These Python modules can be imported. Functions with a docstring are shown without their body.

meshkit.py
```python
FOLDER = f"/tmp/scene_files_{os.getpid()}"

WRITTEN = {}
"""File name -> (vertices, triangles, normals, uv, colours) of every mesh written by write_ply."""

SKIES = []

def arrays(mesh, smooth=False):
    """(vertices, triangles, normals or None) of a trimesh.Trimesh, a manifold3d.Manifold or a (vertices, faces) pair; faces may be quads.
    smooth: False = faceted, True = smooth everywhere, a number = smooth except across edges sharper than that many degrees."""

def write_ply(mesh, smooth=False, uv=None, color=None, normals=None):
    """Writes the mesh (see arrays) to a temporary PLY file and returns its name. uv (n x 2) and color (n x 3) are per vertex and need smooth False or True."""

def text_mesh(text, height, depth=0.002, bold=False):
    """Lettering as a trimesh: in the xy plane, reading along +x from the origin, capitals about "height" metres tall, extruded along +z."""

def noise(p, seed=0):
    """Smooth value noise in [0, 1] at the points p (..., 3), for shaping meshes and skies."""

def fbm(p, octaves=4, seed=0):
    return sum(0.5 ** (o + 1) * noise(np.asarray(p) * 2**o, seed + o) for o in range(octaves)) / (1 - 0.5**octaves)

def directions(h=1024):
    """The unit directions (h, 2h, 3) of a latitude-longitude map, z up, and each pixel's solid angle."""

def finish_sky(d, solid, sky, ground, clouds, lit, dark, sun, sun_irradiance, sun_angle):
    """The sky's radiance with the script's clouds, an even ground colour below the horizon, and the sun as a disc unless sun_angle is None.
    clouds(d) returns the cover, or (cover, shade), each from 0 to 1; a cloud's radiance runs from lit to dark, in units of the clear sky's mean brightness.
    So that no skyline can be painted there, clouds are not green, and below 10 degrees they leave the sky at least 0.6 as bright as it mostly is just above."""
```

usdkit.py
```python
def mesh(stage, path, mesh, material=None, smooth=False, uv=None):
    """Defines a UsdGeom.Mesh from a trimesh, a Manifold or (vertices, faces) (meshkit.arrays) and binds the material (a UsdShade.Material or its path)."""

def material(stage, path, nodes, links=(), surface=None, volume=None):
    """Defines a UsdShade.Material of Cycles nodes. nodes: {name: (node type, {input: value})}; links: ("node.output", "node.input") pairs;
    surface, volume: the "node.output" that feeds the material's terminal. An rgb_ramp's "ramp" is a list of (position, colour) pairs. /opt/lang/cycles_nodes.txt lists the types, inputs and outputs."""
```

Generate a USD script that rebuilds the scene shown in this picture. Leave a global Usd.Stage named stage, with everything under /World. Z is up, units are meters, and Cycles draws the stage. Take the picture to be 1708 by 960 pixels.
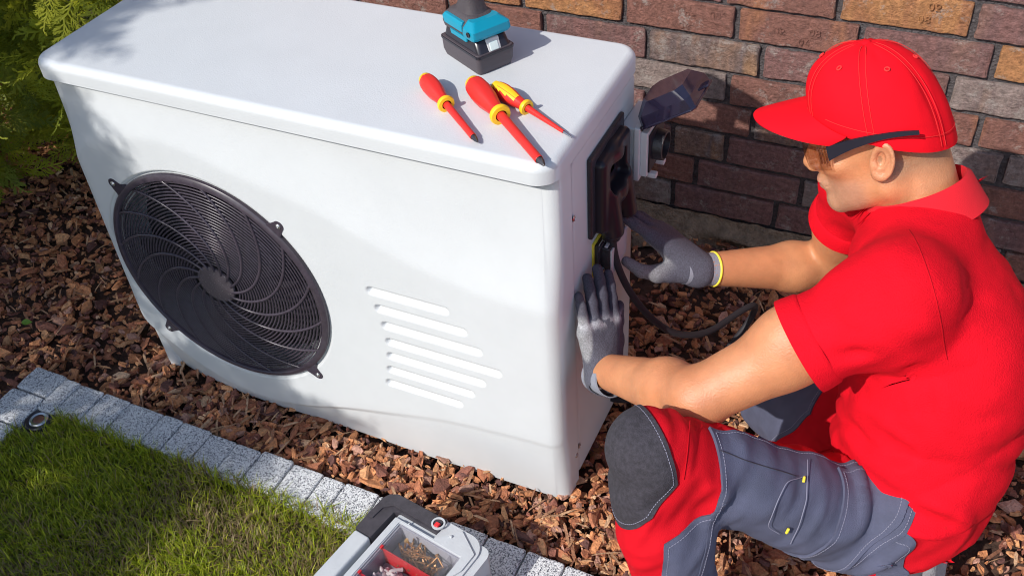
import math, random
import numpy as np, trimesh, usdkit, meshkit
from pxr import Usd, UsdGeom, UsdLux, UsdShade, Gf, Sdf, Vt
from scipy import ndimage
from scipy.spatial.transform import Rotation as Rot
import shapely.geometry as sg

rng = np.random.default_rng(7)
stage = Usd.Stage.CreateInMemory()
UsdGeom.SetStageUpAxis(stage, 'Z'); UsdGeom.SetStageMetersPerUnit(stage, 1.0)
UsdGeom.Xform.Define(stage, '/World'); UsdGeom.Scope.Define(stage, '/World/Looks')

# ---------------------------------------------------------------- camera, sky, sun, exposure
CAM = np.array([0.4715, -1.0372, 1.5611])
CAMR = np.array([[0.9072, -0.2359, 0.3485], [0.4165, 0.6216, -0.6634], [-0.0603, 0.7470, 0.6621]])
cam = UsdGeom.Camera.Define(stage, '/World/camera')
m4 = Gf.Matrix4d(1.0)
u_, _, v_ = np.linalg.svd(CAMR); CAMR = u_ @ v_
for i in range(3):
    m4.SetRow3(i, Gf.Vec3d(*CAMR[:, i]))
m4.SetTranslateOnly(Gf.Vec3d(*CAM))
cam.AddTransformOp().Set(m4)
cam.CreateHorizontalApertureAttr(36.0); cam.CreateFocalLengthAttr(36.0 * 1690.7 / 1708)
cam.CreateClippingRangeAttr(Gf.Vec2f(0.05, 500.0))
EXPOSURE = 0.36
cam.CreateExposureAttr(EXPOSURE)
SUN = np.array([-0.30, -0.716, 0.63]); SUN /= np.linalg.norm(SUN)
SKY_STRENGTH, SUN_INT = 0.15, 1.0
usdkit.material(stage, '/World/Looks/sky_look', {
    'sky': ('sky_texture', {'sky_type': 'single_scattering', 'sun_disc': False, 'sun_elevation': math.asin(SUN[2]), 'sun_rotation': math.atan2(SUN[0], SUN[1]), 'aerosol_density': 1.0}),
    'bg': ('background_shader', {'strength': SKY_STRENGTH})}, [('sky.color', 'bg.color')], surface='bg.background')
dome = UsdLux.DomeLight.Define(stage, '/World/sky')
UsdShade.MaterialBindingAPI.Apply(dome.GetPrim()).Bind(UsdShade.Material.Get(stage, '/World/Looks/sky_look'))
dome.GetPrim().SetCustomDataByKey('kind', 'structure'); dome.GetPrim().SetCustomDataByKey('label', 'clear daylight sky above the garden')
sun = UsdLux.DistantLight.Define(stage, '/World/sun')
sun.CreateNormalizeAttr(True); sun.CreateIntensityAttr(SUN_INT); sun.CreateAngleAttr(0.55); sun.CreateColorAttr(Gf.Vec3f(1.0, 0.965, 0.91))
zz = SUN; xx = np.cross([0, 0, 1.0], zz); xx /= np.linalg.norm(xx); yy = np.cross(zz, xx)
ms = Gf.Matrix4d(1.0)
for i, a in enumerate((xx, yy, zz)):
    ms.SetRow3(i, Gf.Vec3d(*a))
sun.AddTransformOp().Set(ms)

# ---------------------------------------------------------------- helpers: naming, meshes, materials
taken = set()
def path_for(name, parent=None):
    base = str(parent.GetPath()) if parent is not None else '/World'
    p, k = f'{base}/{name}', 0
    while p in taken:
        k += 1; p = f'{base}/{name}_{k:03d}'
    taken.add(p)
    return p
def say(prim, label=None, cat=None, group=None, kind=None):
    for k, v in (('label', label), ('category', cat), ('group', group), ('kind', kind)):
        if v: prim.SetCustomDataByKey(k, v)
    return prim
def obj(name, mesh, mat, parent=None, smooth=False, label=None, cat=None, group=None, kind=None, tint=None):
    """one Mesh prim; tint: per-vertex colours (only with smooth False or True)"""
    g = usdkit.mesh(stage, path_for(name, parent), mesh, mat, smooth=smooth)
    if tint is not None:
        UsdGeom.PrimvarsAPI(g).CreatePrimvar('tint', Sdf.ValueTypeNames.Color3fArray, 'vertex').Set(Vt.Vec3fArray.FromNumpy(np.asarray(tint, np.float32)))
    return say(g.GetPrim(), label, cat, group, kind)
def thing(name, label, cat, loc=(0, 0, 0), mat3=None, group=None):
    x = UsdGeom.Xform.Define(stage, path_for(name))
    m = Gf.Matrix4d(1.0)
    if mat3 is not None:
        for i in range(3): m.SetRow3(i, Gf.Vec3d(*np.asarray(mat3, float)[:, i]))
    m.SetTranslateOnly(Gf.Vec3d(*map(float, loc)))
    x.AddTransformOp().Set(m)
    return say(x.GetPrim(), label, cat, group)
def copy_of(src, label, loc, mat3=None, group=None):
    d = src.GetCustomData()
    r = thing(src.GetName().rstrip('0123456789').rstrip('_'), label, d['category'], loc, mat3, group or d.get('group'))
    r.GetReferences().AddInternalReference(src.GetPath()); r.SetInstanceable(True)
    return r
def M(name, color, rough=0.5, noise=None, bump=None, extra=None, tint=False, speck=None, **kw):
    """principled material. noise=(scale, dark, light): value variation; bump=(scale, distance); speck=(scale, colour, amount)"""
    n = {'p': ('principled_bsdf', {'base_color': color, 'roughness': rough, **kw}), 'tc': ('texture_coordinate', {})}
    l = []
    src = None
    if tint:
        n['at'] = ('attribute', {'attribute': 'tint'}); src = 'at.color'
    if noise:
        n['nz'] = ('noise_texture', {'scale': noise[0], 'detail': 5, 'roughness': 0.65}); l.append(('tc.object', 'nz.vector'))
        n['rp'] = ('rgb_ramp', {'ramp': [(0.3, (noise[1],) * 3), (0.7, (noise[2],) * 3)]}); l.append(('nz.fac', 'rp.fac'))
        n['mx'] = ('mix_color', {'blend_type': 'multiply', 'fac': 1.0, 'a': color, 'use_clamp': False}); l.append(('rp.color', 'mx.b'))
        if src: l.append((src, 'mx.a'))
        src = 'mx.result'
    if speck:
        n['vo'] = ('noise_texture', {'scale': speck[0], 'detail': 2}); l.append(('tc.object', 'vo.vector'))
        n['vr'] = ('rgb_ramp', {'ramp': [(speck[2], (0, 0, 0)), (speck[2] + 0.05, (1, 1, 1))]}); l.append(('vo.fac', 'vr.fac'))
        n['vm'] = ('mix_color', {'fac': 0.0, 'a': color, 'b': speck[1]}); l.append(('vr.color', 'vm.fac'))
        if src: l.append((src, 'vm.a'))
        src = 'vm.result'
    if src: l.append((src, 'p.base_color'))
    if bump:
        n['bn'] = ('noise_texture', {'scale': bump[0], 'detail': 4, 'roughness': 0.6}); l.append(('tc.object', 'bn.vector'))
        n['bp'] = ('bump', {'distance': bump[1], 'strength': 1.0}); l += [('bn.fac', 'bp.height'), ('bp.normal', 'p.normal')]
    if extra: extra(n, l)
    return usdkit.material(stage, f'/World/Looks/{name}', n, l, surface='p.BSDF')

def box(x0, x1, y0, y1, z0, z1):
    b = trimesh.creation.box([x1 - x0, y1 - y0, z1 - z0]); b.apply_translation([(x0 + x1) / 2, (y0 + y1) / 2, (z0 + z1) / 2]); return b
def rbox(x0, x1, y0, y1, z0, z1, r=0.004, n=3):
    """box with rounded edges"""
    import manifold3d as mf
    s = mf.Manifold.sphere(r, 4 * n)
    pts = [s.translate([x, y, z]) for x in (x0 + r, x1 - r) for y in (y0 + r, y1 - r) for z in (z0 + r, z1 - r)]
    m = mf.Manifold.batch_hull(pts).to_mesh()
    return trimesh.Trimesh(m.vert_properties[:, :3], m.tri_verts, process=False)
def cat(*ms):
    return trimesh.util.concatenate([m for m in ms])
def frame_of(d):
    d = np.asarray(d, float); d = d / np.linalg.norm(d)
    a = np.cross(d, [0, 0, 1.0] if abs(d[2]) < 0.9 else [1.0, 0, 0]); a /= np.linalg.norm(a)
    return a, np.cross(d, a), d
def tube(pts, r, n=10, cap=True):
    """swept tube with parallel-transport frames; r scalar or per point"""
    p = np.asarray(pts, float); r = np.broadcast_to(np.asarray(r, float), (len(p),))
    t = np.gradient(p, axis=0); t /= np.linalg.norm(t, axis=1, keepdims=True) + 1e-12
    a, b, _ = frame_of(t[0]); A, B = [a], [b]
    for k in range(1, len(p)):
        a = A[-1] - t[k] * (A[-1] @ t[k]); a /= np.linalg.norm(a); A.append(a); B.append(np.cross(t[k], a))
    A, B = np.array(A), np.array(B); th = np.arange(n) * 2 * np.pi / n
    v = (p[:, None] + r[:, None, None] * (np.cos(th)[None, :, None] * A[:, None] + np.sin(th)[None, :, None] * B[:, None])).reshape(-1, 3)
    i, j = np.meshgrid(np.arange(len(p) - 1), np.arange(n), indexing='ij'); j2 = (j + 1) % n
    f = np.concatenate([np.stack([i * n + j, i * n + j2, (i + 1) * n + j2], -1).reshape(-1, 3), np.stack([i * n + j, (i + 1) * n + j2, (i + 1) * n + j], -1).reshape(-1, 3)])
    if cap:
        c0, c1 = len(v), len(v) + 1; v = np.vstack([v, p[0], p[-1]]); k = np.arange(n); k2 = (k + 1) % n; e = (len(p) - 1) * n
        f = np.vstack([f, np.stack([np.full(n, c0), k2, k], 1), np.stack([np.full(n, c1), e + k, e + k2], 1)])
    return trimesh.Trimesh(v, f, process=False)
def bez(pts, n=24):
    """smooth curve through the points (Catmull-Rom)"""
    from scipy.interpolate import CubicSpline
    p = np.asarray(pts, float); s = np.r_[0, np.cumsum(np.linalg.norm(np.diff(p, axis=0), axis=1))]
    return CubicSpline(s, p)(np.linspace(0, s[-1], n))
def lathe(prof, axis0, axis1, n=24):
    """profile [(t, r)] with t in metres along axis0->axis1"""
    a0 = np.asarray(axis0, float); d = np.asarray(axis1, float) - a0; d /= np.linalg.norm(d)
    A, B, _ = frame_of(d); th = np.arange(n) * 2 * np.pi / n
    prof = np.asarray(prof, float)
    v = (a0 + prof[:, 0, None, None] * d + prof[:, 1, None, None] * (np.cos(th)[None, :, None] * A + np.sin(th)[None, :, None] * B)).reshape(-1, 3)
    i, j = np.meshgrid(np.arange(len(prof) - 1), np.arange(n), indexing='ij'); j2 = (j + 1) % n
    f = np.concatenate([np.stack([i * n + j, i * n + j2, (i + 1) * n + j2], -1).reshape(-1, 3), np.stack([i * n + j, (i + 1) * n + j2, (i + 1) * n + j], -1).reshape(-1, 3)])
    return trimesh.Trimesh(v, f, process=False)
def prism(poly, h, frame, origin):
    """extrude a 2-D polygon by h along frame[2]; frame: three column vectors"""
    m = trimesh.creation.extrude_polygon(poly if isinstance(poly, sg.Polygon) else sg.Polygon(poly), h, engine='earcut')
    F = np.asarray(frame, float).T if np.asarray(frame).shape == (3, 3) else frame
    m.vertices = np.asarray(origin) + m.vertices @ np.asarray(frame, float); return m
def rrect(x0, x1, y0, y1, r):
    return sg.box(x0 + r, y0 + r, x1 - r, y1 - r).buffer(r, quad_segs=5)

# signed-distance modelling: fields on a grid, smooth unions, surface nets
def smin(a, b, k):
    h = np.clip(0.5 + 0.5 * (b - a) / k, 0, 1); return b + (a - b) * h - k * h * (1 - h)
def smax(a, b, k): return -smin(-a, -b, k)
def cone_sdf(P, a, b, ra, rb):
    a, b = np.asarray(a, np.float32), np.asarray(b, np.float32); ba = b - a
    h = np.clip(((P - a) @ ba) / (ba @ ba), 0, 1)
    return np.linalg.norm(P - a - h[..., None] * ba, axis=-1) - (ra + (rb - ra) * h)
def ell_sdf(P, c, r, R=None):
    q = P - np.asarray(c, np.float32)
    if R is not None: q = q @ np.asarray(R, np.float32)
    r = np.asarray(r, np.float32)
    k0 = np.linalg.norm(q / r, axis=-1); k1 = np.linalg.norm(q / (r * r), axis=-1)
    return k0 * (k0 - 1) / np.maximum(k1, 1e-9)
def grid(lo, hi, h):
    ax = [np.arange(lo[i], hi[i] + h, h, dtype=np.float32) for i in range(3)]
    return np.stack(np.meshgrid(*ax, indexing='ij'), -1)
def field(fn, lo, hi, h, k=4, band=1.7):
    """the field fn on a grid, computed exactly only near the surface"""
    lo = np.asarray(lo, float); n = np.ceil((np.asarray(hi) - lo) / (h * k)).astype(int) + 1
    C = np.stack(np.meshgrid(*[(lo[i] + np.arange(n[i]) * h * k) for i in range(3)], indexing='ij'), -1).astype(np.float32)
    c = fn(C.reshape(-1, 3)).reshape(C.shape[:3])
    idx = np.meshgrid(*[np.arange((m - 1) * k + 1) / k for m in n], indexing='ij')
    f = ndimage.map_coordinates(c, idx, order=1).astype(np.float32)
    m = np.abs(f) < h * k * band
    P = (lo + np.argwhere(m) * h).astype(np.float32); f[m] = fn(P)
    return f
def nets(F, lo, h):
    """surface nets: a smooth quad mesh of the zero level of the field F (negative inside)"""
    s = F < 0
    c = s[:-1, :-1, :-1]; n = np.zeros(np.array(F.shape) - 1, np.int8)
    for d in np.ndindex(2, 2, 2):
        n += s[d[0]:F.shape[0] - 1 + d[0], d[1]:F.shape[1] - 1 + d[1], d[2]:F.shape[2] - 1 + d[2]]
    act = (n > 0) & (n < 8); idx = np.full(act.shape, -1, np.int64); cells = np.argwhere(act); idx[act] = np.arange(len(cells))
    acc = np.zeros((len(cells), 3)); cnt = np.zeros(len(cells))
    corners = list(np.ndindex(2, 2, 2))
    val = {d: F[cells[:, 0] + d[0], cells[:, 1] + d[1], cells[:, 2] + d[2]] for d in corners}
    for d in corners:
        for ax in range(3):
            if d[ax] == 0:
                e = tuple(1 if k == ax else d[k] for k in range(3)); a, b = val[d], val[e]; m = (a < 0) != (b < 0)
                t = np.where(m, a / np.where(m, a - b, 1), 0); p = np.repeat(np.array(d, float)[None], len(cells), 0); p[:, ax] += t
                acc[m] += p[m]; cnt[m] += 1
    v = np.asarray(lo) + h * (cells + acc / np.maximum(cnt, 1)[:, None])
    faces = []
    for ax in range(3):
        o = [k for k in range(3) if k != ax]
        sl = [slice(1, -1)] * 3; sl[ax] = slice(0, -1); sl2 = list(sl); sl2[ax] = slice(1, None)
        a, b = s[tuple(sl)], s[tuple(sl2)]
        for flip in (False, True):
            e = np.argwhere((a & ~b) if not flip else (~a & b)) + np.array([0 if k == ax else 1 for k in range(3)])
            if len(e) == 0: continue
            u, w = np.eye(3, dtype=int)[o[0]], np.eye(3, dtype=int)[o[1]]
            q = [idx[tuple((e - x).T)] for x in (0 * u, u, u + w, w)]
            q = np.stack(q, 1)
            if flip != (ax == 1): q = q[:, ::-1]
            faces.append(q)
    q = np.vstack(faces); q = q[(q >= 0).all(1)]
    f = np.vstack([q[:, [0, 1, 2]], q[:, [0, 2, 3]]])
    t = trimesh.Trimesh(v, f, process=False)
    if t.volume < 0: t.invert()
    return t
def vnoise(P, scale, octaves=3, seed=0): return meshkit.fbm(np.asarray(P) * scale, octaves, seed)
# ---------------------------------------------------------------- the setting: soil, mulch, grass, wall, edging, hedge
m_soil = M('soil', (0.07, 0.035, 0.022), 0.95, noise=(40, 0.5, 1.4), bump=(60, 0.01))
gx, gy = np.meshgrid(np.r_[-60, -20, np.linspace(-3, 3, 121), 20, 60], np.r_[-60, -20, np.linspace(-3, 2, 101), 20, 60], indexing='ij')
gz = np.where((np.abs(gx) < 3) & (gy > -2.9) & (gy < 1.9), 0.012 * vnoise(np.stack([gx, gy, 0 * gx], -1), 6) - 0.036, -0.036)
nx_, ny_ = gx.shape; ii, jj = np.meshgrid(np.arange(nx_ - 1), np.arange(ny_ - 1), indexing='ij')
quads = np.stack([ii * ny_ + jj, (ii + 1) * ny_ + jj, (ii + 1) * ny_ + jj + 1, ii * ny_ + jj + 1], -1).reshape(-1, 4)
obj('ground', (np.stack([gx, gy, gz], -1).reshape(-1, 3), quads), m_soil, smooth=True, kind='structure', label='dark brown soil under bark mulch and lawn')

def chips(n, sampler, smin_, smax_, seed, zmax=0.022, tilt=0.27):
    """bark chips: bent irregular plates with rough outline"""
    r = np.random.default_rng(seed); K = 7
    L = smin_ + (smax_ - smin_) * r.random(n) ** 2.2; W = L * r.uniform(0.26, 0.70, n); T = r.uniform(0.0018, 0.0055, n) * (0.6 + L / smax_)
    th = (np.arange(K) + r.uniform(-0.3, 0.3, (n, K))) * 2 * np.pi / K; rad = r.uniform(0.55, 1.2, (n, K))
    px, py = np.cos(th) * rad * L[:, None] / 2, np.sin(th) * rad * W[:, None] / 2
    bend = r.normal(0, 9.0, (n, 1)); 
    zt = bend * py ** 2 + r.normal(0, 0.0012, (n, K)) + T[:, None] / 2
    top = np.stack([px * 0.93, py * 0.9, zt], -1); bot = np.stack([px, py, zt - T[:, None] * r.uniform(0.8, 1.3, (n, K))], -1)
    ctr = np.stack([r.normal(0, 0.1, n) * L, r.normal(0, 0.1, n) * W, T / 2 + r.normal(0, 0.0016, n)], -1)[:, None]
    V = np.concatenate([top, bot, ctr], 1)
    k = np.arange(K); k2 = (k + 1) % K
    F = np.vstack([np.stack([np.full(K, 2 * K), k, k2], 1), np.stack([k, K + k, K + k2], 1), np.stack([k, K + k2, k2], 1)])
    ang = r.uniform(0, 2 * np.pi, n)
    Q = Rot.from_euler('zxy', np.stack([ang, r.normal(0, tilt, n), r.normal(0, tilt, n)], 1)).as_matrix()
    pos = sampler(r, n); pos = np.column_stack([pos, r.uniform(-0.022, zmax - 0.015, n)])
    V = np.einsum('nij,nkj->nki', Q, V) + pos[:, None]
    pal = np.array([(0.50, 0.205, 0.085), (0.36, 0.13, 0.062), (0.58, 0.285, 0.13), (0.22, 0.08, 0.052), (0.66, 0.41, 0.24), (0.42, 0.22, 0.155), (0.12, 0.048, 0.038)])
    c = pal[r.choice(len(pal), n, p=[.27, .23, .17, .13, .04, .09, .07])] * r.uniform(0.75, 1.25, (n, 1))
    C = np.repeat(c[:, None], 2 * K + 1, 1); C[:, K:2 * K] *= 1.12; C *= r.uniform(0.85, 1.15, C.shape[:2] + (1,))
    return V.reshape(-1, 3), (F[None] + (np.arange(n) * (2 * K + 1))[:, None, None]).reshape(-1, 3), C.reshape(-1, 3)
def slivers(n, sampler, seed):
    r = np.random.default_rng(seed); L = r.uniform(0.02, 0.07, n) * r.uniform(0.5, 1, n); W = r.uniform(0.0012, 0.0035, n)
    V = np.zeros((n, 6, 3)); V[:, 0, 0] = -L / 2; V[:, 5, 0] = L / 2
    V[:, 1:5, 0] = np.array([-.3, -.3, .3, .3])[None] * L[:, None]; V[:, 1:5, 1] = np.array([-1, 1, -1, 1])[None] * W[:, None]; V[:, 1:5, 2] = 0.0022
    F = np.array([[0, 2, 1], [1, 2, 4], [1, 4, 3], [3, 4, 5]])
    Q = Rot.from_euler('zxy', np.stack([r.uniform(0, 6.3, n), r.normal(0, 0.3, n), r.normal(0, 0.3, n)], 1)).as_matrix()
    V = np.einsum('nij,nkj->nki', Q, V) + np.column_stack([sampler(r, n), r.uniform(0.0, 0.014, n)])[:, None]
    pal = np.array([(0.42, 0.22, 0.11), (0.5, 0.30, 0.17), (0.28, 0.12, 0.06), (0.35, 0.17, 0.09)])
    C = np.repeat(pal[r.integers(0, 4, n)][:, None], 6, 1)
    return V.reshape(-1, 3), (F[None] + (np.arange(n) * 6)[:, None, None]).reshape(-1, 3), C.reshape(-1, 3)
zones = [((-1.9, -1.222, -0.55, -0.08), 0.3), ((-2.5, -0.93, -0.10, 1.15), 1.97), ((-1.0, 0.55, -0.115, 0.05), 0.26), ((-0.03, 1.5, -0.62, 0.86), 2.26), ((-0.93, 0.0, 0.36, 0.86), 0.2)]
def sample(r, n):
    w = np.array([a for _, a in zones]); z = r.choice(len(zones), n, p=w / w.sum()); b = np.array([q for q, _ in zones])[z]
    p = np.column_stack([b[:, 0] + (b[:, 1] - b[:, 0]) * r.random(n), b[:, 2] + (b[:, 3] - b[:, 2]) * r.random(n)])
    bad = (p[:, 0] < 0.35) & (p[:, 1] < -0.105) & (p[:, 0] > -1.222)
    p[bad, 1] = r.uniform(-0.10, 0.0, bad.sum()); p[bad, 0] = np.where(p[bad, 0] < 0.0, p[bad, 0], r.uniform(-0.9, 0.35, bad.sum()))
    return p
m_bark = M('bark', (1, 1, 1), 0.82, noise=(150, 0.6, 1.3), bump=(260, 0.004), tint=True)
parts = [chips(26000, sample, 0.009, 0.034, 11), chips(5200, sample, 0.026, 0.062, 12, 0.024), slivers(2400, sample, 13)]
off, V, F, C = 0, [], [], []
for v, f, c in parts:
    V.append(v); F.append(f + off); C.append(c); off += len(v)
obj('bark_mulch', (np.vstack(V), np.vstack(F)), m_bark, kind='stuff', label='brown bark chip mulch covering the bed around the heat pump', cat='mulch', tint=np.vstack(C))

# lawn: soil-coloured turf base, then blades
m_turf = M('turf', (0.075, 0.06, 0.026), 0.95, noise=(90, 0.5, 1.5), bump=(120, 0.01))
obj('lawn_soil', box(-2.6, 0.0, -2.2, -0.192, -0.03, 0.004), m_turf, kind='structure', label='thatchy soil surface under the lawn grass')
def blades(n, seed, x0, x1, y0, y1, dry):
    r = np.random.default_rng(seed)
    p = np.column_stack([r.uniform(x0, x1, n), r.uniform(y0, y1, n), np.full(n, 0.003)])
    p = p[(p[:, 0] > -1.128) & (np.hypot(p[:, 0] + 1.10, p[:, 1] + .214) > .042)]; n = len(p)
    dens = vnoise(p, 14, 3, 5); patch = vnoise(p, 7, 2, 9)
    H = r.uniform(0.013, 0.035, n) * (0.55 + 0.9 * dens); tall = r.random(n) < 0.03; H[tall] *= 1.6
    edge = p[:, 1] > -0.215; H[edge] *= 1.25
    W = r.uniform(0.0007, 0.0014, n); a = r.uniform(0, 2 * np.pi, n); lean = np.clip(np.abs(r.normal(0.5, 0.5, n)), 0, 1.6)
    d = np.stack([np.cos(a), np.sin(a), 0 * a], 1); s = np.stack([-np.sin(a), np.cos(a), 0 * a], 1)
    up = np.array([0, 0, 1.0])
    q1 = p + up * (H * 0.55)[:, None] + d * (H * lean * 0.25)[:, None]; q2 = p + up * (H * (1 - 0.28 * lean))[:, None] + d * (H * lean * 0.85)[:, None]
    V = np.stack([p - s * W[:, None], p + s * W[:, None], q1 - s * (W * 0.8)[:, None], q1 + s * (W * 0.8)[:, None], q2], 1)
    F = np.array([[0, 1, 3], [0, 3, 2], [2, 3, 4]])
    g = np.array([(0.23, 0.29, 0.008), (0.32, 0.37, 0.012), (0.16, 0.20, 0.010), (0.42, 0.42, 0.03)])
    c = g[r.integers(0, 4, n)] * r.uniform(0.8, 1.25, (n, 1))
    isdry = r.random(n) < dry * np.clip((patch - 0.35) * 4, 0.25, 2.2)
    c[isdry] = np.array([(0.30, 0.22, 0.11), (0.22, 0.14, 0.075), (0.26, 0.22, 0.08)])[r.integers(0, 3, isdry.sum())]
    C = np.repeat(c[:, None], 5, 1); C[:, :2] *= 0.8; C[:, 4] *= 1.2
    return V.reshape(-1, 3), (F[None] + (np.arange(n) * 5)[:, None, None]).reshape(-1, 3), C.reshape(-1, 3)
def leaf_extra(n, l):
    n['tr'] = ('translucent_bsdf', {}); n['ml'] = ('mix_closure', {'fac': 0.4}); l += [('at.color', 'tr.color'), ('p.BSDF', 'ml.closure1'), ('tr.BSDF', 'ml.closure2')]
def leafmat(name, rough=0.55):
    n = {'p': ('principled_bsdf', {'roughness': rough}), 'at': ('attribute', {'attribute': 'tint'})}; l = [('at.color', 'p.base_color')]
    leaf_extra(n, l); return usdkit.material(stage, f'/World/Looks/{name}', n, l, surface='ml.closure')
m_grass = leafmat('grass_blades')
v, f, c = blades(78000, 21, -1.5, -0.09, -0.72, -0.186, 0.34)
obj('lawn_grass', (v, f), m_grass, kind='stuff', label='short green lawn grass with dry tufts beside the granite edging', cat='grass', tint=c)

# granite edging: single setts
def sett(x0, x1, y0, y1, z0, z1, seed):
    b = rbox(x0, x1, y0, y1, z0, z1, 0.004, 2); b = b.subdivide_to_size(0.016)
    b.vertices += 0.0022 * (np.stack([vnoise(b.vertices, 90, 2, seed + k) for k in range(3)], -1) - 0.5); return b
def granite(n, l):
    n['v2'] = ('voronoi_texture', {'scale': 620, 'randomness': 1.0}); n['r2'] = ('rgb_ramp', {'ramp': [(0.0, (0.05, 0.05, 0.065)), (0.30, (0.08, 0.08, 0.10)), (0.36, (0.48, 0.49, 0.51)), (0.7, (0.66, 0.66, 0.66)), (1.0, (0.72, 0.72, 0.72))], 'interpolate': True})
    n['sep'] = ('separate_color', {}) if False else ('rgb_to_bw', {}); l += [('tc.object', 'v2.vector'), ('v2.color', 'sep.color'), ('sep.val', 'r2.fac'), ('r2.color', 'p.base_color')]
m_gran = M('granite', (0.5, 0.5, 0.5), 0.75, bump=(500, 0.002), extra=granite)
edging = thing('granite_edging', 'row of speckled grey granite setts between lawn and mulch', 'edging')
xs = [-1.213, -1.124, -1.079, -1.013, -0.941, -0.851, -0.801, -0.728, -0.663, -0.601, -0.526, -0.455, -0.404, -0.328, -0.255, -0.18, -0.10, -0.022, 0.053, 0.128, 0.205, 0.28]
for k, (a, b) in enumerate(zip(xs[:-1], xs[1:])):
    yo = np.interp(a, [-1.2, 0.1], [-0.101, -0.122]) + rng.uniform(-0.003, 0.003)
    yi = yo - 0.088 + rng.uniform(-0.006, 0.006)
    obj('sett', sett(a + 0.0015, b - 0.0015, yi if k else yi + 0.02, yo, -0.06, 0.02 + rng.uniform(-0.002, 0.002), k), m_gran, edging, smooth=40)
ys = [-0.17, -0.25, -0.33, -0.40, -0.48, -0.56]
for k, (a, b) in enumerate(zip(ys[:-1], ys[1:])):
    obj('sett', sett(-1.215 + rng.uniform(-0.003, 0.003), -1.127, b + 0.0015, a - 0.0015 + (0.004 if k == 0 else 0), -0.06, 0.02 + rng.uniform(-0.002, 0.002), 50 + k), m_gran, edging, smooth=40)

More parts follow.
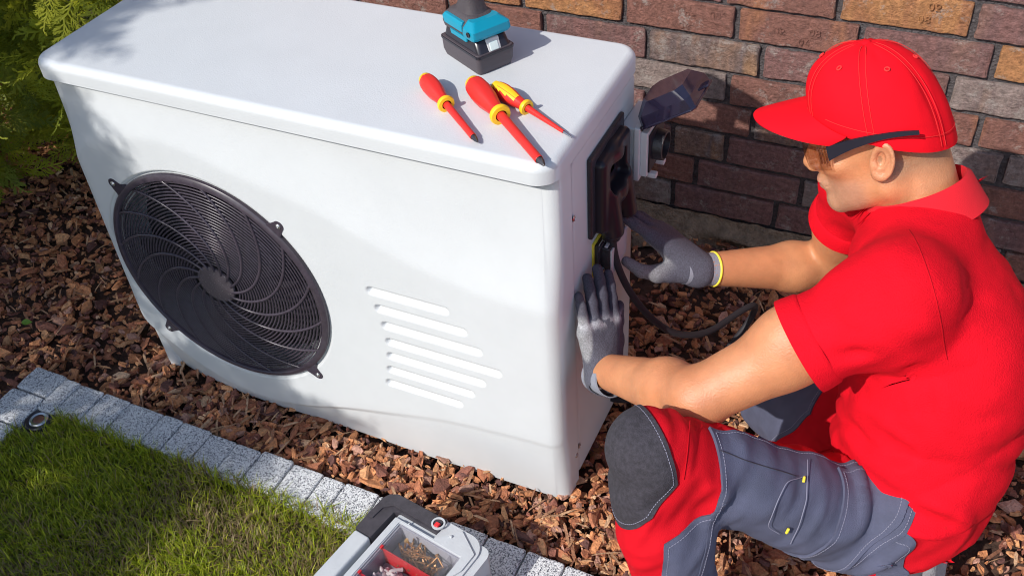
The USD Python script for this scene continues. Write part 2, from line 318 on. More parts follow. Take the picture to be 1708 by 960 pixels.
# brick wall
WY, P0, CHT, WZ = 0.877, 0.2458, 0.077, 0.06
def brickmat(name, cols, seed, rough=0.8, crust=0.0):
    n = {'p': ('principled_bsdf', {'roughness': rough, 'specular_ior_level': 0.35}), 'g': ('geometry', {}),
         'mp': ('mapping', {'scale': (1.6, 1.0, 0.35), 'location': (seed * 3.7, 0, seed)}), 'n1': ('noise_texture', {'scale': 7, 'detail': 3, 'roughness': 0.6}),
         'r1': ('rgb_ramp', {'ramp': [(0.30, cols[0]), (0.48, cols[1]), (0.56, cols[2]), (0.72, cols[3])]}),
         'n2': ('noise_texture', {'scale': 90, 'detail': 6, 'roughness': 0.75}), 'r2': ('rgb_ramp', {'ramp': [(0.3, (0.55,) * 3), (0.7, (1.6,) * 3)]}),
         'mx': ('mix_color', {'blend_type': 'multiply', 'fac': 0.9, 'use_clamp': False}),
         'n3': ('noise_texture', {'scale': 22, 'detail': 7, 'roughness': 0.8}), 'r3': ('rgb_ramp', {'ramp': [(0.56 - crust, (0, 0, 0)), (0.66 - crust, (0.75,) * 3)]}),
         'm3': ('mix_color', {'b': (0.42, 0.36, 0.32)}),
         'n4': ('noise_texture', {'scale': 140, 'detail': 6, 'roughness': 0.75}), 'bp': ('bump', {'distance': 0.012 + 0.025 * crust})}
    l = [('g.position', 'mp.vector'), ('mp.vector', 'n1.vector'), ('g.position', 'n2.vector'), ('g.position', 'n3.vector'), ('g.position', 'n4.vector'), ('n1.fac', 'r1.fac'), ('n2.fac', 'r2.fac'), ('r1.color', 'mx.a'), ('r2.color', 'mx.b'),
         ('n3.fac', 'r3.fac'), ('r3.color', 'm3.fac'), ('mx.result', 'm3.a'), ('m3.result', 'p.base_color'), ('n4.fac', 'bp.height'), ('bp.normal', 'p.normal')]
    return usdkit.material(stage, f'/World/Looks/{name}', n, l, surface='p.BSDF')
br = [brickmat('brick_brown', [(0.207, 0.098, 0.079), (0.262, 0.120, 0.090), (0.235, 0.108, 0.084), (0.359, 0.156, 0.083)], 1),
      brickmat('brick_orange', [(0.359, 0.163, 0.077), (0.469, 0.221, 0.090), (0.386, 0.169, 0.077), (0.276, 0.124, 0.077)], 2),
      brickmat('brick_violet', [(0.193, 0.104, 0.100), (0.248, 0.124, 0.109), (0.207, 0.111, 0.102), (0.276, 0.150, 0.115)], 3),
      brickmat('brick_crusty', [(0.166, 0.117, 0.105), (0.276, 0.169, 0.122), (0.179, 0.130, 0.122), (0.414, 0.221, 0.102)], 4, 0.9, 0.03),
      brickmat('brick_grey', [(0.221, 0.176, 0.160), (0.317, 0.240, 0.211), (0.235, 0.169, 0.154), (0.373, 0.247, 0.179)], 5, 0.9, 0.04)]
m_mort = M('mortar', (0.080, 0.070, 0.072), 0.95, noise=(120, 0.6, 1.5), bump=(170, 0.012))
wall = thing('brick_wall', 'house wall of brown and orange clinker bricks behind the heat pump', 'wall')
XL, XR, ZT = -1.3, 2.3, 1.6
obj('mortar_bed', box(XL, XR, WY + 0.010, WY + 0.22, -0.05, ZT), m_mort, wall)
known = {5: [-0.149, 0.10, 0.472], 4: [0.035, 0.285, 0.543], 3: [0.097, 0.352, 0.607], 2: [-0.083, 0.043, 0.29], 1: [-0.023, 0.221], 0: [-0.075, 0.171], 6: [-0.445, -0.203, 0.041, 0.289, 0.536], 7: [0.011, 0.238, 0.484], 8: [0.10, 0.35]}
mats_known = {(6, 2): 0, (6, 3): 2, (6, 1): 0, (6, 4): 1, (5, 0): 3, (5, 1): 2, (5, 2): 4, (7, 0): 0, (7, 1): 1, (7, 2): 2, (4, 0): 0, (4, 1): 0, (4, 2): 0, (3, 1): 4, (3, 0): 3, (2, 0): 3, (2, 1): 2}
def brick_mesh(x0, x1, z0, z1, seed):
    y0 = WY + 0.0025 * rng.uniform(-1, 1); b = rbox(x0, x1, y0, WY + 0.03, z0, z1, 0.003, 2).subdivide_to_size(0.020)
    fr = b.vertices[:, 1] < WY + 0.01
    b.vertices[fr] += 0.0080 * (np.stack([vnoise(b.vertices[fr], 45, 3, seed + k) for k in range(3)], -1) - 0.5); return b
imprints = {(6, 1): [('02', 0.55, 0.6), ('04', 0.5, 0.2), ('08', 0.78, 0.7)], (6, 2): [('02', 0.3, 0.5), ('04', 0.52, 0.25), ('08', 0.6, 0.6)], (7, 1): [('08', 0.6, 0.35), ('02', 0.66, 0.75)], (5, 1): [('04', 0.3, 0.6), ('08', 0.5, 0.3)], (3, 2): [('08', 0.55, 0.5)], (0, 0): [('02', 0.42, 0.6), ('42', 0.42, 0.2)], (7, 2): [('08', 0.3, 0.5)], (2, 2): [('08', 0.5, 0.45)], (1, 0): [('22', 0.5, 0.5)], (6, 4): [('02', 0.3, 0.4)]}
for k in range(0, 20):
    z0 = WZ + k * CHT; z1 = z0 + CHT - 0.0105
    e = list(known.get(k, [0.12 * (k % 2) + 0.03])); first = e[0]
    while e[0] > XL: e.insert(0, e[0] - P0 + rng.uniform(-0.004, 0.004))
    while e[-1] < XR: e.append(e[-1] + P0 + rng.uniform(-0.004, 0.004))
    i0 = e.index(first)
    for i, (a, b) in enumerate(zip(e[:-1], e[1:])):
        x0, x1 = max(a, XL), min(b - 0.0125, XR)
        if x1 - x0 < 0.02: continue
        ki = mats_known.get((k, i - i0), int(rng.choice(5, p=[.36, .14, .3, .1, .1])))
        dz = rng.uniform(-0.0015, 0.0015)
        p = obj('brick', brick_mesh(x0, x1, z0 + dz, z1 + dz, 100 * k + i), br[ki], wall, smooth=35)
        for s_, fx, fz in imprints.get((k, i - i0), []):
            t = meshkit.text_mesh(s_, 0.014, 0.0016); t.vertices = np.stack([x0 + fx * (x1 - x0) + t.vertices[:, 0], WY - 0.0022 - 0.0 * t.vertices[:, 2] + 0.0016 - t.vertices[:, 2], z0 + fz * (z1 - z0) - 0.006 + t.vertices[:, 1]], 1)
            obj('imprint', t, br[ki], p)
# crumbling mortar footing below the bricks
px_, pt_ = np.meshgrid(np.linspace(XL, XR, 361), np.linspace(0, 1, 16), indexing='ij')
nz1 = vnoise(np.stack([px_ * 1.0, pt_ * 0.2, 0 * px_], -1), 9, 4, 3); nz2 = vnoise(np.stack([px_, pt_ * 0.12, 0 * px_], -1), 40, 3, 4)
prot = 0.012 + 0.085 * pt_ ** 1.3 * (0.55 + 0.9 * nz1)
prot *= 1 - 0.75 * np.exp(-((px_ - 0.10) / 0.10) ** 2) * np.clip((pt_ - 0.45) * 5, 0, 1)
py_ = WY + 0.012 - prot - 0.012 * (nz2 - 0.5); pz_ = WZ - 0.004 - (WZ + 0.02) * pt_ + 0.012 * (nz2 - 0.5) * (pt_ > 0.05)
n1, n2 = px_.shape; ii, jj = np.meshgrid(np.arange(n1 - 1), np.arange(n2 - 1), indexing='ij')
q = np.stack([ii * n2 + jj, ii * n2 + jj + 1, (ii + 1) * n2 + jj + 1, (ii + 1) * n2 + jj], -1).reshape(-1, 4)
m_foot = M('footing_mortar', (0.27, 0.185, 0.12), 0.95, noise=(35, 0.55, 1.35), bump=(90, 0.02))
obj('footing', (np.stack([px_, py_, pz_], -1).reshape(-1, 3), q), m_foot, wall, smooth=True, label='crumbling sandy mortar footing under the bricks')

# conifers of the hedge
def spray(seed):
    """flat fan of scale-leaf twigs along +x"""
    r = np.random.default_rng(seed); segs = []
    def strip(a, b, w0, w1, z): segs.append((a, b, w0, w1, z))
    L = 0.11
    pts = [np.array([0.0, 0, 0])]
    for k in range(9): pts.append(pts[-1] + np.array([L / 9, r.normal(0, 0.002), 0.0014 - 0.0006 * k]))
    for k in range(9): strip(pts[k], pts[k + 1], 0.0016, 0.0014, 0)
    for k in range(1, 10):
        s = 1 if k % 2 else -1
        for side in (s, -s) if k < 8 else (s,):
            bl = 0.052 * (1 - (k / 11.5)) * r.uniform(0.7, 1.15); ang = side * r.uniform(0.55, 0.85)
            d = np.array([math.cos(ang), math.sin(ang), r.normal(-0.1, 0.15)]); a = pts[k]; b = a + d * bl; strip(a, b, 0.0014, 0.0009, 0)
            for q in np.linspace(0.3, 0.9, 4):
                for s2 in (1, -1):
                    an2 = ang + s2 * r.uniform(0.4, 0.7); l2 = bl * 0.42 * (1.1 - q * 0.6) * r.uniform(0.6, 1.2)
                    p = a + d * bl * q; strip(p, p + np.array([math.cos(an2), math.sin(an2), r.normal(0, 0.12)]) * l2, 0.0013, 0.0006, 0)
    V, F, T = [], [], []
    for a, b, w0, w1, z in segs:
        d = b - a; n = np.array([-d[1], d[0], 0]); n /= np.linalg.norm(n) + 1e-9; k = len(V) * 4
        V.append([a - n * w0, a + n * w0, b + n * w1, b - n * w1]); F += [[k, k + 1, k + 2], [k, k + 2, k + 3]]; t0, t1 = a[0] / 0.12, b[0] / 0.12; T.append([t0, t0, t1, t1])
    return np.array(V).reshape(-1, 3), np.array(F), np.clip(np.array(T).reshape(-1), 0, 1)
protos = [spray(s) for s in range(5)]
def thuja_crown(n, seed, prof, scale=1.0, dense=(0.80, 1.08)):
    r = np.random.default_rng(seed); V, F, C, off = [], [], [], 0
    zs, rs = np.array(prof).T; zt = zs[-1]
    z = r.uniform(zs[0], zt, n * 3); keep = r.random(n * 3) < np.interp(z, zs, rs) / rs.max(); z = z[keep][:n]
    lump = lambda th, z: 0.86 + 0.3 * vnoise(np.stack([np.cos(th) * 2, np.sin(th) * 2, z * 4], -1), 1.0, 3, seed)
    for k in range(len(z)):
        th = r.uniform(0, 2 * np.pi); R = np.interp(z[k], zs, rs) * lump(np.array(th), z[k]) * r.uniform(*dense)
        out = np.array([math.cos(th), math.sin(th), 0]); el = r.normal(0.05, 0.45)
        d = out * math.cos(el) + np.array([0, 0, math.sin(el)]) + r.normal(0, 0.35, 3); d /= np.linalg.norm(d)
        side = np.cross(d, r.normal(0, 1, 3)); side /= np.linalg.norm(side); up = np.cross(d, side)
        s = scale * r.uniform(0.75, 1.35); v, f, t = protos[r.integers(5)]
        base = out * (R - 0.05 * scale) + np.array([0, 0, z[k]])
        V.append(base + s * (v @ np.stack([d, side, up]))); F.append(f + off); off += len(v)
        g = np.array([(0.27, 0.31, 0.02), (0.33, 0.35, 0.024), (0.21, 0.25, 0.024), (0.37, 0.38, 0.026)])[r.integers(4)] * r.uniform(0.8, 1.2)
        if r.random() < 0.02: g = np.array([0.19, 0.085, 0.045])
        tip = np.array([0.46, 0.45, 0.04]); w = (t * r.uniform(0.1, 0.9))[:, None]; C.append(g * (1 - w) + np.where(g[0] > 0.15, g, tip) * w)
    return np.vstack(V), np.vstack(F), np.vstack(C)
m_thuja = leafmat('thuja_leaf', 0.6); m_trunk = M('thuja_bark', (0.13, 0.075, 0.05), 0.9, noise=(30, 0.6, 1.4), bump=(60, 0.01))
def thuja(x, y, prof, n, seed, label, scale=1.0):
    t = thing('thuja_shrub', label, 'conifer', (x, y, 0), group=None)
    v, f, c = thuja_crown(n, seed, prof, scale)
    obj('crown', (v, f), m_thuja, t, tint=c)
    rs = np.random.default_rng(seed); H = prof[-1][0]
    limbs = [tube(bez([(0, 0, -0.03), (0.01, 0.01, H * 0.4), (0, 0.02, H * 0.92)], 12), np.linspace(0.035, 0.006, 12), 8)]
    for k in range(26):
        z = rs.uniform(0.1, 0.85) * H; th = rs.uniform(0, 6.3); R = np.interp(z, *np.array(prof).T) * 0.85
        limbs.append(tube([(0, 0, z - 0.1), (R * 0.5 * math.cos(th), R * 0.5 * math.sin(th), z), (R * math.cos(th), R * math.sin(th), z + 0.05)], [0.01, 0.006, 0.002], 5))
    obj('trunk', cat(*limbs), m_trunk, t, smooth=True)
    return t
hp = [(0.04, 0.36), (0.3, 0.44), (0.8, 0.42), (1.3, 0.3), (1.75, 0.05)]
thuja(-1.62, 0.92, hp, 2300, 31, 'green conifer shrub right behind the left back corner of the heat pump')
thuja(-2.12, 0.36, hp, 2300, 32, 'green conifer shrub at the left edge, its skirt hanging over the mulch')
thuja(-2.35, 1.1, hp, 1000, 33, 'green conifer shrub at the back of the hedge behind the other two')
thuja(-1.80, -1.63, [(0.1, 0.40), (1.2, 0.51), (1.5, 0.52), (1.7, 0.41), (2.1, 0.16), (2.3, 0.14), (2.5, 0.05)], 2000, 34, 'tall conifer shrub beside the lawn that shades the left of the heat pump', 1.5)
thuja(-2.50, -1.38, [(0.1, 0.44), (1.0, 0.46), (1.3, 0.40), (1.5, 0.2), (1.62, 0.05)], 1500, 35, 'conifer shrub beside the tall one, its shade falling on the left mulch', 1.5)
# ---------------------------------------------------------------- the heat pump
BW, BD, BH = 0.959, 0.367, 0.728
m_white = M('white_paint', (0.525, 0.541, 0.552), 0.42, noise=(9, 0.97, 1.02), bump=(420, 0.00035), speck=(260, (0.45, 0.43, 0.4), 0.77))
m_black = M('black_plastic', (0.018, 0.016, 0.02), 0.38, noise=(60, 0.7, 1.5), bump=(300, 0.0008))
m_gloss = M('gloss_black_plastic', (0.016, 0.013, 0.018), 0.30, specular_ior_level=0.35)
m_metal = M('screw_metal', (0.55, 0.55, 0.56), 0.3, metallic=1.0)
m_groove = M('dark_gap', (0.03, 0.03, 0.032), 0.9)
pump = thing('heat_pump', 'large white heat pump with a round black fan grille standing on the bark mulch', 'heat pump')
xa = np.array([-.97, -.949, -.874, -.80, -.73, -.69, -.566, -.45, -.344, -.238, -.132, 0.02]); za = np.array([.50, .56, .618, .642, .65, .646, .613, .588, .55, .513, .493, .485])
xb = np.array([-.98, -.87, -.80, -.735, -.66, -.582, -.459, -.359, -.213, 0.02]); zb = np.array([.20, .098, .056, .033, .028, .042, .084, .112, .147, .166])
from scipy.interpolate import PchipInterpolator
fa, fb = PchipInterpolator(xa, za), PchipInterpolator(xb, zb)
FC, FR = np.array([-0.690, 0.347]), 0.236
slots = [(-.352, -.195, .434), (-.342, -.165, .396), (-.335, -.140, .358), (-.333, -.107, .319), (-.336, -.140, .2825), (-.342, -.165, .2455), (-.350, -.192, .208)]
sst = lambda t: np.clip(t, 0, 1) ** 2 * (3 - 2 * np.clip(t, 0, 1))
def depth(x, z):
    up = z - fa(np.clip(x, -.97, .02)); d = 0.022 * np.tanh(np.logaddexp(0, up / 0.004) * 0.004 * 0.18 / 0.022)
    lo = fb(np.clip(x, -.98, .02)) - z; wl = sst((-.25 - x) / .45); d = d + (0.0015 + .0085 * wl) * sst((lo + 0.008) / 0.016) + (.10 + .12 * wl) * np.logaddexp(0, lo / 0.010) * 0.010
    r = np.hypot(x - FC[0], z - FC[1]); d = d + 0.007 * (1 - sst((r - 0.240) / 0.006))
    for a, b, zc in slots:
        rr = np.hypot(x - np.clip(x, a + 0.008, b - 0.008), z - zc); d = d + 0.0085 * (1 - sst((rr - 0.0025) / 0.007))
    return d
arc_ = lambda cx, cy, r, a0, a1, n: [(cx + r * math.cos(t), cy + r * math.sin(t)) for t in np.linspace(a0, a1, n)]
plan = [(-BW, y) for y in np.linspace(0.0705, 0.034, 8)] + arc_(-BW + .03, .03, .03, math.pi, 1.5 * math.pi, 10)[1:] + [(x, 0) for x in np.linspace(-BW + .031, -.029, 372)] + arc_(-.027, .027, .027, -math.pi / 2, 0, 10)[1:] + [(0, y) for y in np.linspace(0.031, 0.0705, 8)]
plan = np.array(plan); zs = np.linspace(0.0, BH, 290)
tn = np.gradient(plan, axis=0); tn /= np.linalg.norm(tn, axis=1, keepdims=True); nrm = np.stack([tn[:, 1], -tn[:, 0]], 1)
PX, PZ = np.meshgrid(plan[:, 0], zs, indexing='ij'); D = depth(PX, PZ)
wy = np.clip(1 - (plan[:, 1] - 0.004) / 0.028, 0, 1)[:, None]
VX = PX - nrm[:, 0][:, None] * D * wy; VY = plan[:, 1][:, None] - nrm[:, 1][:, None] * D * (0.25 + 0.75 * wy)
VY = np.where(plan[:, 1][:, None] > 0.05, plan[:, 1][:, None], VY)
n1, n2 = PX.shape; ii, jj = np.meshgrid(np.arange(n1 - 1), np.arange(n2 - 1), indexing='ij')
q = np.stack([ii * n2 + jj, (ii + 1) * n2 + jj, (ii + 1) * n2 + jj + 1, ii * n2 + jj + 1], -1).reshape(-1, 4)
V = np.stack([VX, VY, PZ], -1).reshape(-1, 3)
hole = np.hypot(V[:, 0] - FC[0], V[:, 2] - FC[1]) < 0.219
obj('front_shell', (V, q[~(hole[q].all(1) & (V[q][..., 1].mean(1) < 0.03))]), m_white, pump, smooth=True, label='white moulded front panel with seven sunk louvre slots')
obj('cabinet', rbox(-BW + .003, -.0032, .0722, BD, 0.0, BH - .001, .018, 4), m_white, pump, smooth=40, label='white side and back cabinet panels')
def layered(ring, prof):
    L = []
    for ins, z in prof:
        p = np.array(ring.buffer(-ins, quad_segs=10).exterior.coords)[:-1] if ins else np.array(ring.exterior.coords)[:-1]; L.append((p, z))
    return L
def lid_mesh(x0, x1, y0, y1, r, prof):
    ring = []
    cs = [(x1 - r, y0 + r, -math.pi / 2), (x1 - r, y1 - r, 0), (x0 + r, y1 - r, math.pi / 2), (x0 + r, y0 + r, math.pi)]
    for cx, cy, a0 in cs: ring += [(cx, cy, math.cos(a), math.sin(a)) for a in np.linspace(a0, a0 + math.pi / 2, 12)]
    ring = np.array(ring); n = len(ring); V = []
    for ins, z in prof: V.append(np.column_stack([ring[:, 0] + (r - ins) * ring[:, 2], ring[:, 1] + (r - ins) * ring[:, 3], np.full(n, z)]))
    V = np.vstack(V); k = np.arange(n); k2 = (k + 1) % n; F = []
    for j in range(len(prof) - 1): F += [np.stack([j * n + k, j * n + k2, (j + 1) * n + k2], 1), np.stack([j * n + k, (j + 1) * n + k2, (j + 1) * n + k], 1)]
    e = (len(prof) - 1) * n; V = np.vstack([V, [[(x0 + x1) / 2, (y0 + y1) / 2, prof[-1][1] + 0.001], [(x0 + x1) / 2, (y0 + y1) / 2, prof[0][1]]]])
    F += [np.stack([np.full(n, len(V) - 2), e + k, e + k2], 1), np.stack([np.full(n, len(V) - 1), k2, k], 1)]
    return trimesh.Trimesh(V, np.vstack(F), process=False)
th = np.linspace(0, math.pi / 2, 7)
obj('lid', lid_mesh(-BW - .002, .0025, -.0025, BD + .003, .036, [(0.0, .7315), (0, .738)] + [(0.014 * (1 - math.cos(t)), .7515 + 0.014 * math.sin(t)) for t in th]), m_white, pump, smooth=35, label='smooth white lid with rounded edges')
obj('lid_seam', lid_mesh(-BW + .004, -.004, .004, BD - .003, .03, [(0, .726), (0, .733)]), m_groove, pump)
obj('panel_seam', box(-.006, -.0015, .0702, .0728, 0.0, .7285), m_groove, pump)
def screw(p, nrm_, r=.0055):
    p = np.asarray(p, float); nrm_ = np.asarray(nrm_, float)
    return lathe([(0, 0), (0, r), (.0012, r), (.0028, r * .6), (.0030, r * .42), (.0016, r * .36), (.0016, 0)], p, p + nrm_, 14)
for p, nn in [((.0, .062, .085), (1, 0, 0)), ((-.003, .082, .088), (1, 0, 0)), ((-.003, .082, .62), (1, 0, 0)), ((-.43, .0255, .045), (0, -1, .1)), ((-.43, .0, .0), (0, -1, 0))][:4]:
    obj('screw', screw(p, nn, .005), m_metal, pump, smooth=30)
# fan
FX, FZ = FC; fan_y = 0.006
P3 = lambda r, a, y: np.stack([FX + r * np.cos(a), np.broadcast_to(y, np.shape(a)) + 0 * a, FZ + r * np.sin(a)], -1)
m_grill = M('grille_black', (0.042, 0.033, 0.044), 0.30, noise=(90, 0.8, 1.3))
m_duct = M('duct_grey', (0.30, 0.31, 0.33), 0.6); m_coil = M('coil_dark', (0.02, 0.02, 0.024), 0.8, bump=(200, .002))
grille = obj('fan_grille', lathe([(.0, .2245), (-.008, .2245), (-.0105, .2265), (-.0100, .2325), (-.006, .2372), (.0, .2375)], (FX, fan_y, FZ), (FX, fan_y + 1, FZ), 96), m_grill, pump, smooth=40, label='round black fan grille with curved spokes')
dome = lambda r: fan_y - 0.004 - 0.010 * (1 - (r / .22) ** 2)
a96 = np.linspace(0, 2 * np.pi, 97)
for r in np.linspace(.052, .2205, 27):
    obj('ring', tube(P3(r, a96, dome(r)), 0.0017, 6, cap=False), m_grill, grille, smooth=True)
for k in range(16):
    rr = np.linspace(.036, .2255, 18); aa = 2 * np.pi * k / 16 + 0.15 + 1.25 * ((rr - .036) / .18) ** 0.8
    obj('spoke', tube(P3(rr, aa, dome(rr) - .0018), 0.0027, 6), m_grill, grille, smooth=True)
m_hub = M('hub_plastic', (0.075, 0.06, 0.07), 0.6, speck=(420, (0.4, 0.38, 0.36), 0.68), bump=(350, .001))
obj('hub_cap', lathe([(0, .041), (-.004, .0405), (-.0055, .038), (-.0065, 0.0)], (FX, dome(0) + .003, FZ), (FX, dome(0) + 1, FZ), 48), m_hub, grille, smooth=40)
for a in np.radians([45, 135, 225, 315]):
    ux, uz = math.cos(a), math.sin(a)
    poly = sg.Point(.256, 0).buffer(.0105).union(sg.Polygon([(.228, -.019), (.256, -.0105), (.256, .0105), (.228, .019)]))
    obj('lug', prism(poly, .007, [(ux, 0, uz), (-uz, 0, ux), (0, -1, 0)], (FX, fan_y - .0, FZ)), m_grill, grille)
    obj('lug_screw', screw((FX + .256 * ux, fan_y - .0068, FZ + .256 * uz), (0, -1, 0), .005), m_metal, grille, smooth=30)
obj('fan_duct', lathe([(0.0, .2195), (.055, .2175), (.0625, .2160)], (FX, .008, FZ), (FX, 1, FZ), 72), m_duct, pump, smooth=40)
obj('coil_back', lathe([(0, .2175), (0, 0.0)], (FX, .0712, FZ), (FX, 1, FZ), 48), m_coil, pump)
fan = obj('fan', lathe([(0.03, .0), (.0, .052), (-.028, .050), (-.030, 0)], (FX, .040, FZ), (FX, 1, FZ), 40), m_black, pump, smooth=40)
for k in range(5):
    U, W_ = np.meshgrid(np.linspace(0, 1, 14), np.linspace(0, 1, 8), indexing='ij'); r = .05 + .157 * U
    a = 2 * np.pi * k / 5 + 0.5 + 0.45 * U + (W_ - .5) * (0.95 - 0.1 * U); v = P3(r, a, .044 + (W_ - .5) * .034)
    ii, jj = np.meshgrid(np.arange(13), np.arange(7), indexing='ij'); q = np.stack([ii * 8 + jj, ii * 8 + jj + 1, (ii + 1) * 8 + jj + 1, (ii + 1) * 8 + jj], -1).reshape(-1, 4)
    obj('blade', (v.reshape(-1, 3), q), m_black, fan, smooth=True)
# black cable entry on the side panel
obj('entry_plate', rbox(-.003, .005, .138, .285, .536, .690, .003), m_black, pump, smooth=40, label='black backing plate of the cable entry')
h = .0021; lo = (-.004, .13, .485); G = grid(lo, (.062, .305, .70), h)
def rb_sdf(P, c, half, r):
    q = np.abs(P - np.asarray(c, np.float32)) - (np.asarray(half, np.float32) - r); return np.linalg.norm(np.maximum(q, 0), axis=-1) + np.minimum(q.max(-1), 0) - r
F = rb_sdf(G, (.006, .213, .606), (.016, .060, .070), .010)
F = smin(F, cone_sdf(G, (.010, .213, .66), (.017, .213, .59), .014, .02), .02)
lob = np.minimum(cone_sdf(G, (.014, .184, .60), (.023, .184, .528), .018, .019), cone_sdf(G, (.014, .246, .60), (.023, .246, .528), .018, .019))
F = smin(F, lob, .007); F = smax(F, .522 - G[..., 2], .003)
F = smax(F, -rb_sdf(G, (.036, .213, .628), (.031, .036, .026), .008), .0025)
ent = obj('cable_entry', nets(F, lo, h), m_gloss, pump, smooth=True, label='glossy black cable entry hood with two lobes')
obj('gland', lathe([(0, .0), (0, .0165), (-.010, .0155), (-.010, .007)], (.021, .184, .524), (.021, .184, 1.5), 20), m_gloss, ent, smooth=40)
obj('gland', lathe([(0, .0), (0, .0165), (-.010, .0155), (-.010, .007)], (.021, .246, .524), (.021, .246, 1.5), 20), m_gloss, ent, smooth=40)
# terminal block under it
m_yell = M('yellow_sticker', (0.75, 0.62, 0.05), 0.5); m_lgrey = M('light_grey_plastic', (0.46, 0.45, 0.46), 0.45)
tb = obj('terminal_block', rbox(-.002, .026, .162, .236, .447, .505, .002), m_black, pump, smooth=40, label='open black terminal block with metal rails')
obj('cover_plate', rbox(.0262, .030, .163, .235, .449, .502, .0015), m_lgrey, tb, smooth=40)
for xx_ in (.006, .016): obj('rail', box(xx_, xx_ + .005, .165, .230, .5052, .5075), m_lgrey, tb)
obj('wire', tube(bez([(.012, .17, .512), (.011, .155, .508), (.010, .1545, .485), (.012, .155, .462)], 16), .0022, 8), m_gloss, tb, smooth=True)
obj('wire_screw', screw((.013, .1618, .460), (0, -1, 0), .0055), m_metal, tb, smooth=30)
obj('warning_sticker', box(-.003, -.0005, .157, .240, .442, .512), m_yell, tb)
# power socket with a smoky flip cover
m_sock = M('socket_grey', (0.52, 0.53, 0.54), 0.4, bump=(300, .0003))
so = obj('power_socket', rbox(-.003, .022, .286, .372, .566, .660, .003), m_sock, pump, smooth=40, label='light grey outdoor power socket with its smoky flip cover open')
obj('flange', rbox(.022, .032, .281, .374, .562, .664, .002), m_sock, so, smooth=40)
obj('face_frame', rbox(.032, .044, .286, .368, .570, .655, .002), m_sock, so, smooth=40)
obj('face_plate', rbox(.0442, .047, .291, .363, .576, .649, .001), m_gloss, so, smooth=40)
obj('socket_ring', lathe([(0, .0265), (.016, .0255), (.0165, .022), (.004, .021), (.004, 0)], (.047, .327, .612), (1, .327, .612), 36), m_black, so, smooth=40)
obj('catch', rbox(.040, .056, .300, .312, .560, .569, .002), m_sock, so, smooth=40); obj('catch', rbox(.040, .056, .342, .354, .560, .569, .002), m_sock, so, smooth=40)
obj('corner_clip', rbox(-.002, .006, .2835, .290, .640, .662, .002), m_metal, so, smooth=40)
ns = {'t': ('transparent_bsdf', {'color': (0.20, 0.175, 0.27)}), 'g': ('glossy_bsdf', {'color': (0.9, 0.9, 0.95), 'roughness': 0.06}), 'lw': ('layer_weight', {'blend': 0.3}), 'f': ('math', {'math_type': 'multiply_add', 'value2': 0.5, 'value3': 0.03}), 'd': ('diffuse_bsdf', {'color': (0.018, 0.015, 0.032)}), 'm0': ('mix_closure', {'fac': 0.42}), 'm': ('mix_closure', {})}
m_smoke = usdkit.material(stage, '/World/Looks/smoky_plastic', ns, [('lw.facing', 'f.value1'), ('f.value', 'm.fac'), ('t.BSDF', 'm0.closure1'), ('d.BSDF', 'm0.closure2'), ('m0.closure', 'm.closure1'), ('g.BSDF', 'm.closure2')], surface='m.closure')
du = np.array([.835, 0, .55]); du /= np.linalg.norm(du); dn = np.array([-du[2], 0, du[0]]); dy = np.array([0, 1.0, 0]); hg = np.array([.034, .281, .664])
def cov(u, w, n): return hg + du * u + dy * w + dn * n
def shell_of(levels):
    """stacked closed loops joined by quads, last loop capped"""
    V = np.vstack(levels); n = len(levels[0]); k = np.arange(n); k2 = (k + 1) % n; F = []
    for j in range(len(levels) - 1): F += [np.stack([j * n + k, j * n + k2, (j + 1) * n + k2], 1), np.stack([j * n + k, (j + 1) * n + k2, (j + 1) * n + k], 1)]
    V = np.vstack([V, levels[-1].mean(0)]); F.append(np.stack([np.full(n, len(V) - 1), (len(levels) - 1) * n + k, (len(levels) - 1) * n + k2], 1)); return trimesh.Trimesh(V, np.vstack(F), process=False)
def loop(u0, u1, w0, w1, c, n): return np.array([cov(u, w, n) for u, w in [(u0 + c, w0), (u1 - c, w0), (u1, w0 + c), (u1, w1 - c), (u1 - c, w1), (u0 + c, w1), (u0, w1 - c), (u0, w0 + c)]])
outer = [loop(0, .102, 0, .093, .006, 0.0), loop(.002, .101, .002, .091, .008, .019), loop(.016, .092, .012, .081, .011, .036)]
inner = [loop(.003, .099, .003, .090, .006, 0.0), loop(.005, .098, .005, .088, .008, .018), loop(.018, .090, .014, .079, .011, .034)]
ci = shell_of(inner); ci.invert()
obj('flip_cover', cat(shell_of(outer), ci), m_smoke, so, label='dark see-through flip cover standing open')
obj('cover_lip', cat(*[tube([loop(0, .102, 0, .093, .006, 0.0)[k], loop(0, .102, 0, .093, .006, 0.0)[(k + 1) % 8]], .0022, 6) for k in range(8)]), m_smoke, so, smooth=True)
obj('cover_tab', cat(rbox(0, .012, 0, .02, 0, .004, .0015)).apply_transform(trimesh.transformations.concatenate_matrices(trimesh.transformations.translation_matrix(cov(.100, .055, .004)), np.block([[np.stack([du, dy, dn], 1), np.zeros((3, 1))], [np.zeros((1, 3)), 1]]))), m_smoke, so, smooth=40)
obj('hinge', tube([cov(-.001, .004, -.001), cov(-.001, .089, -.001)], .0035, 10), m_black, so, smooth=True)

# black cable looping down to the mulch
m_cable = M('cable_rubber', (0.025, 0.022, 0.026), 0.6, specular_ior_level=0.25)
obj('power_cable', tube(bez([(.024, .184, .535), (.028, .178, .49), (.050, .180, .42), (.085, .20, .345), (.125, .23, .29), (.17, .29, .255), (.205, .375, .24), (.226, .42, .225), (.222, .425, .195), (.19, .37, .14), (.145, .31, .10), (.08, .26, .075), (.02, .25, .05), (-.006, .255, .04)], 90), .0062, 12), m_cable, smooth=True, label='black rubber cable looping from the cable entry down behind the hands', cat='cable')

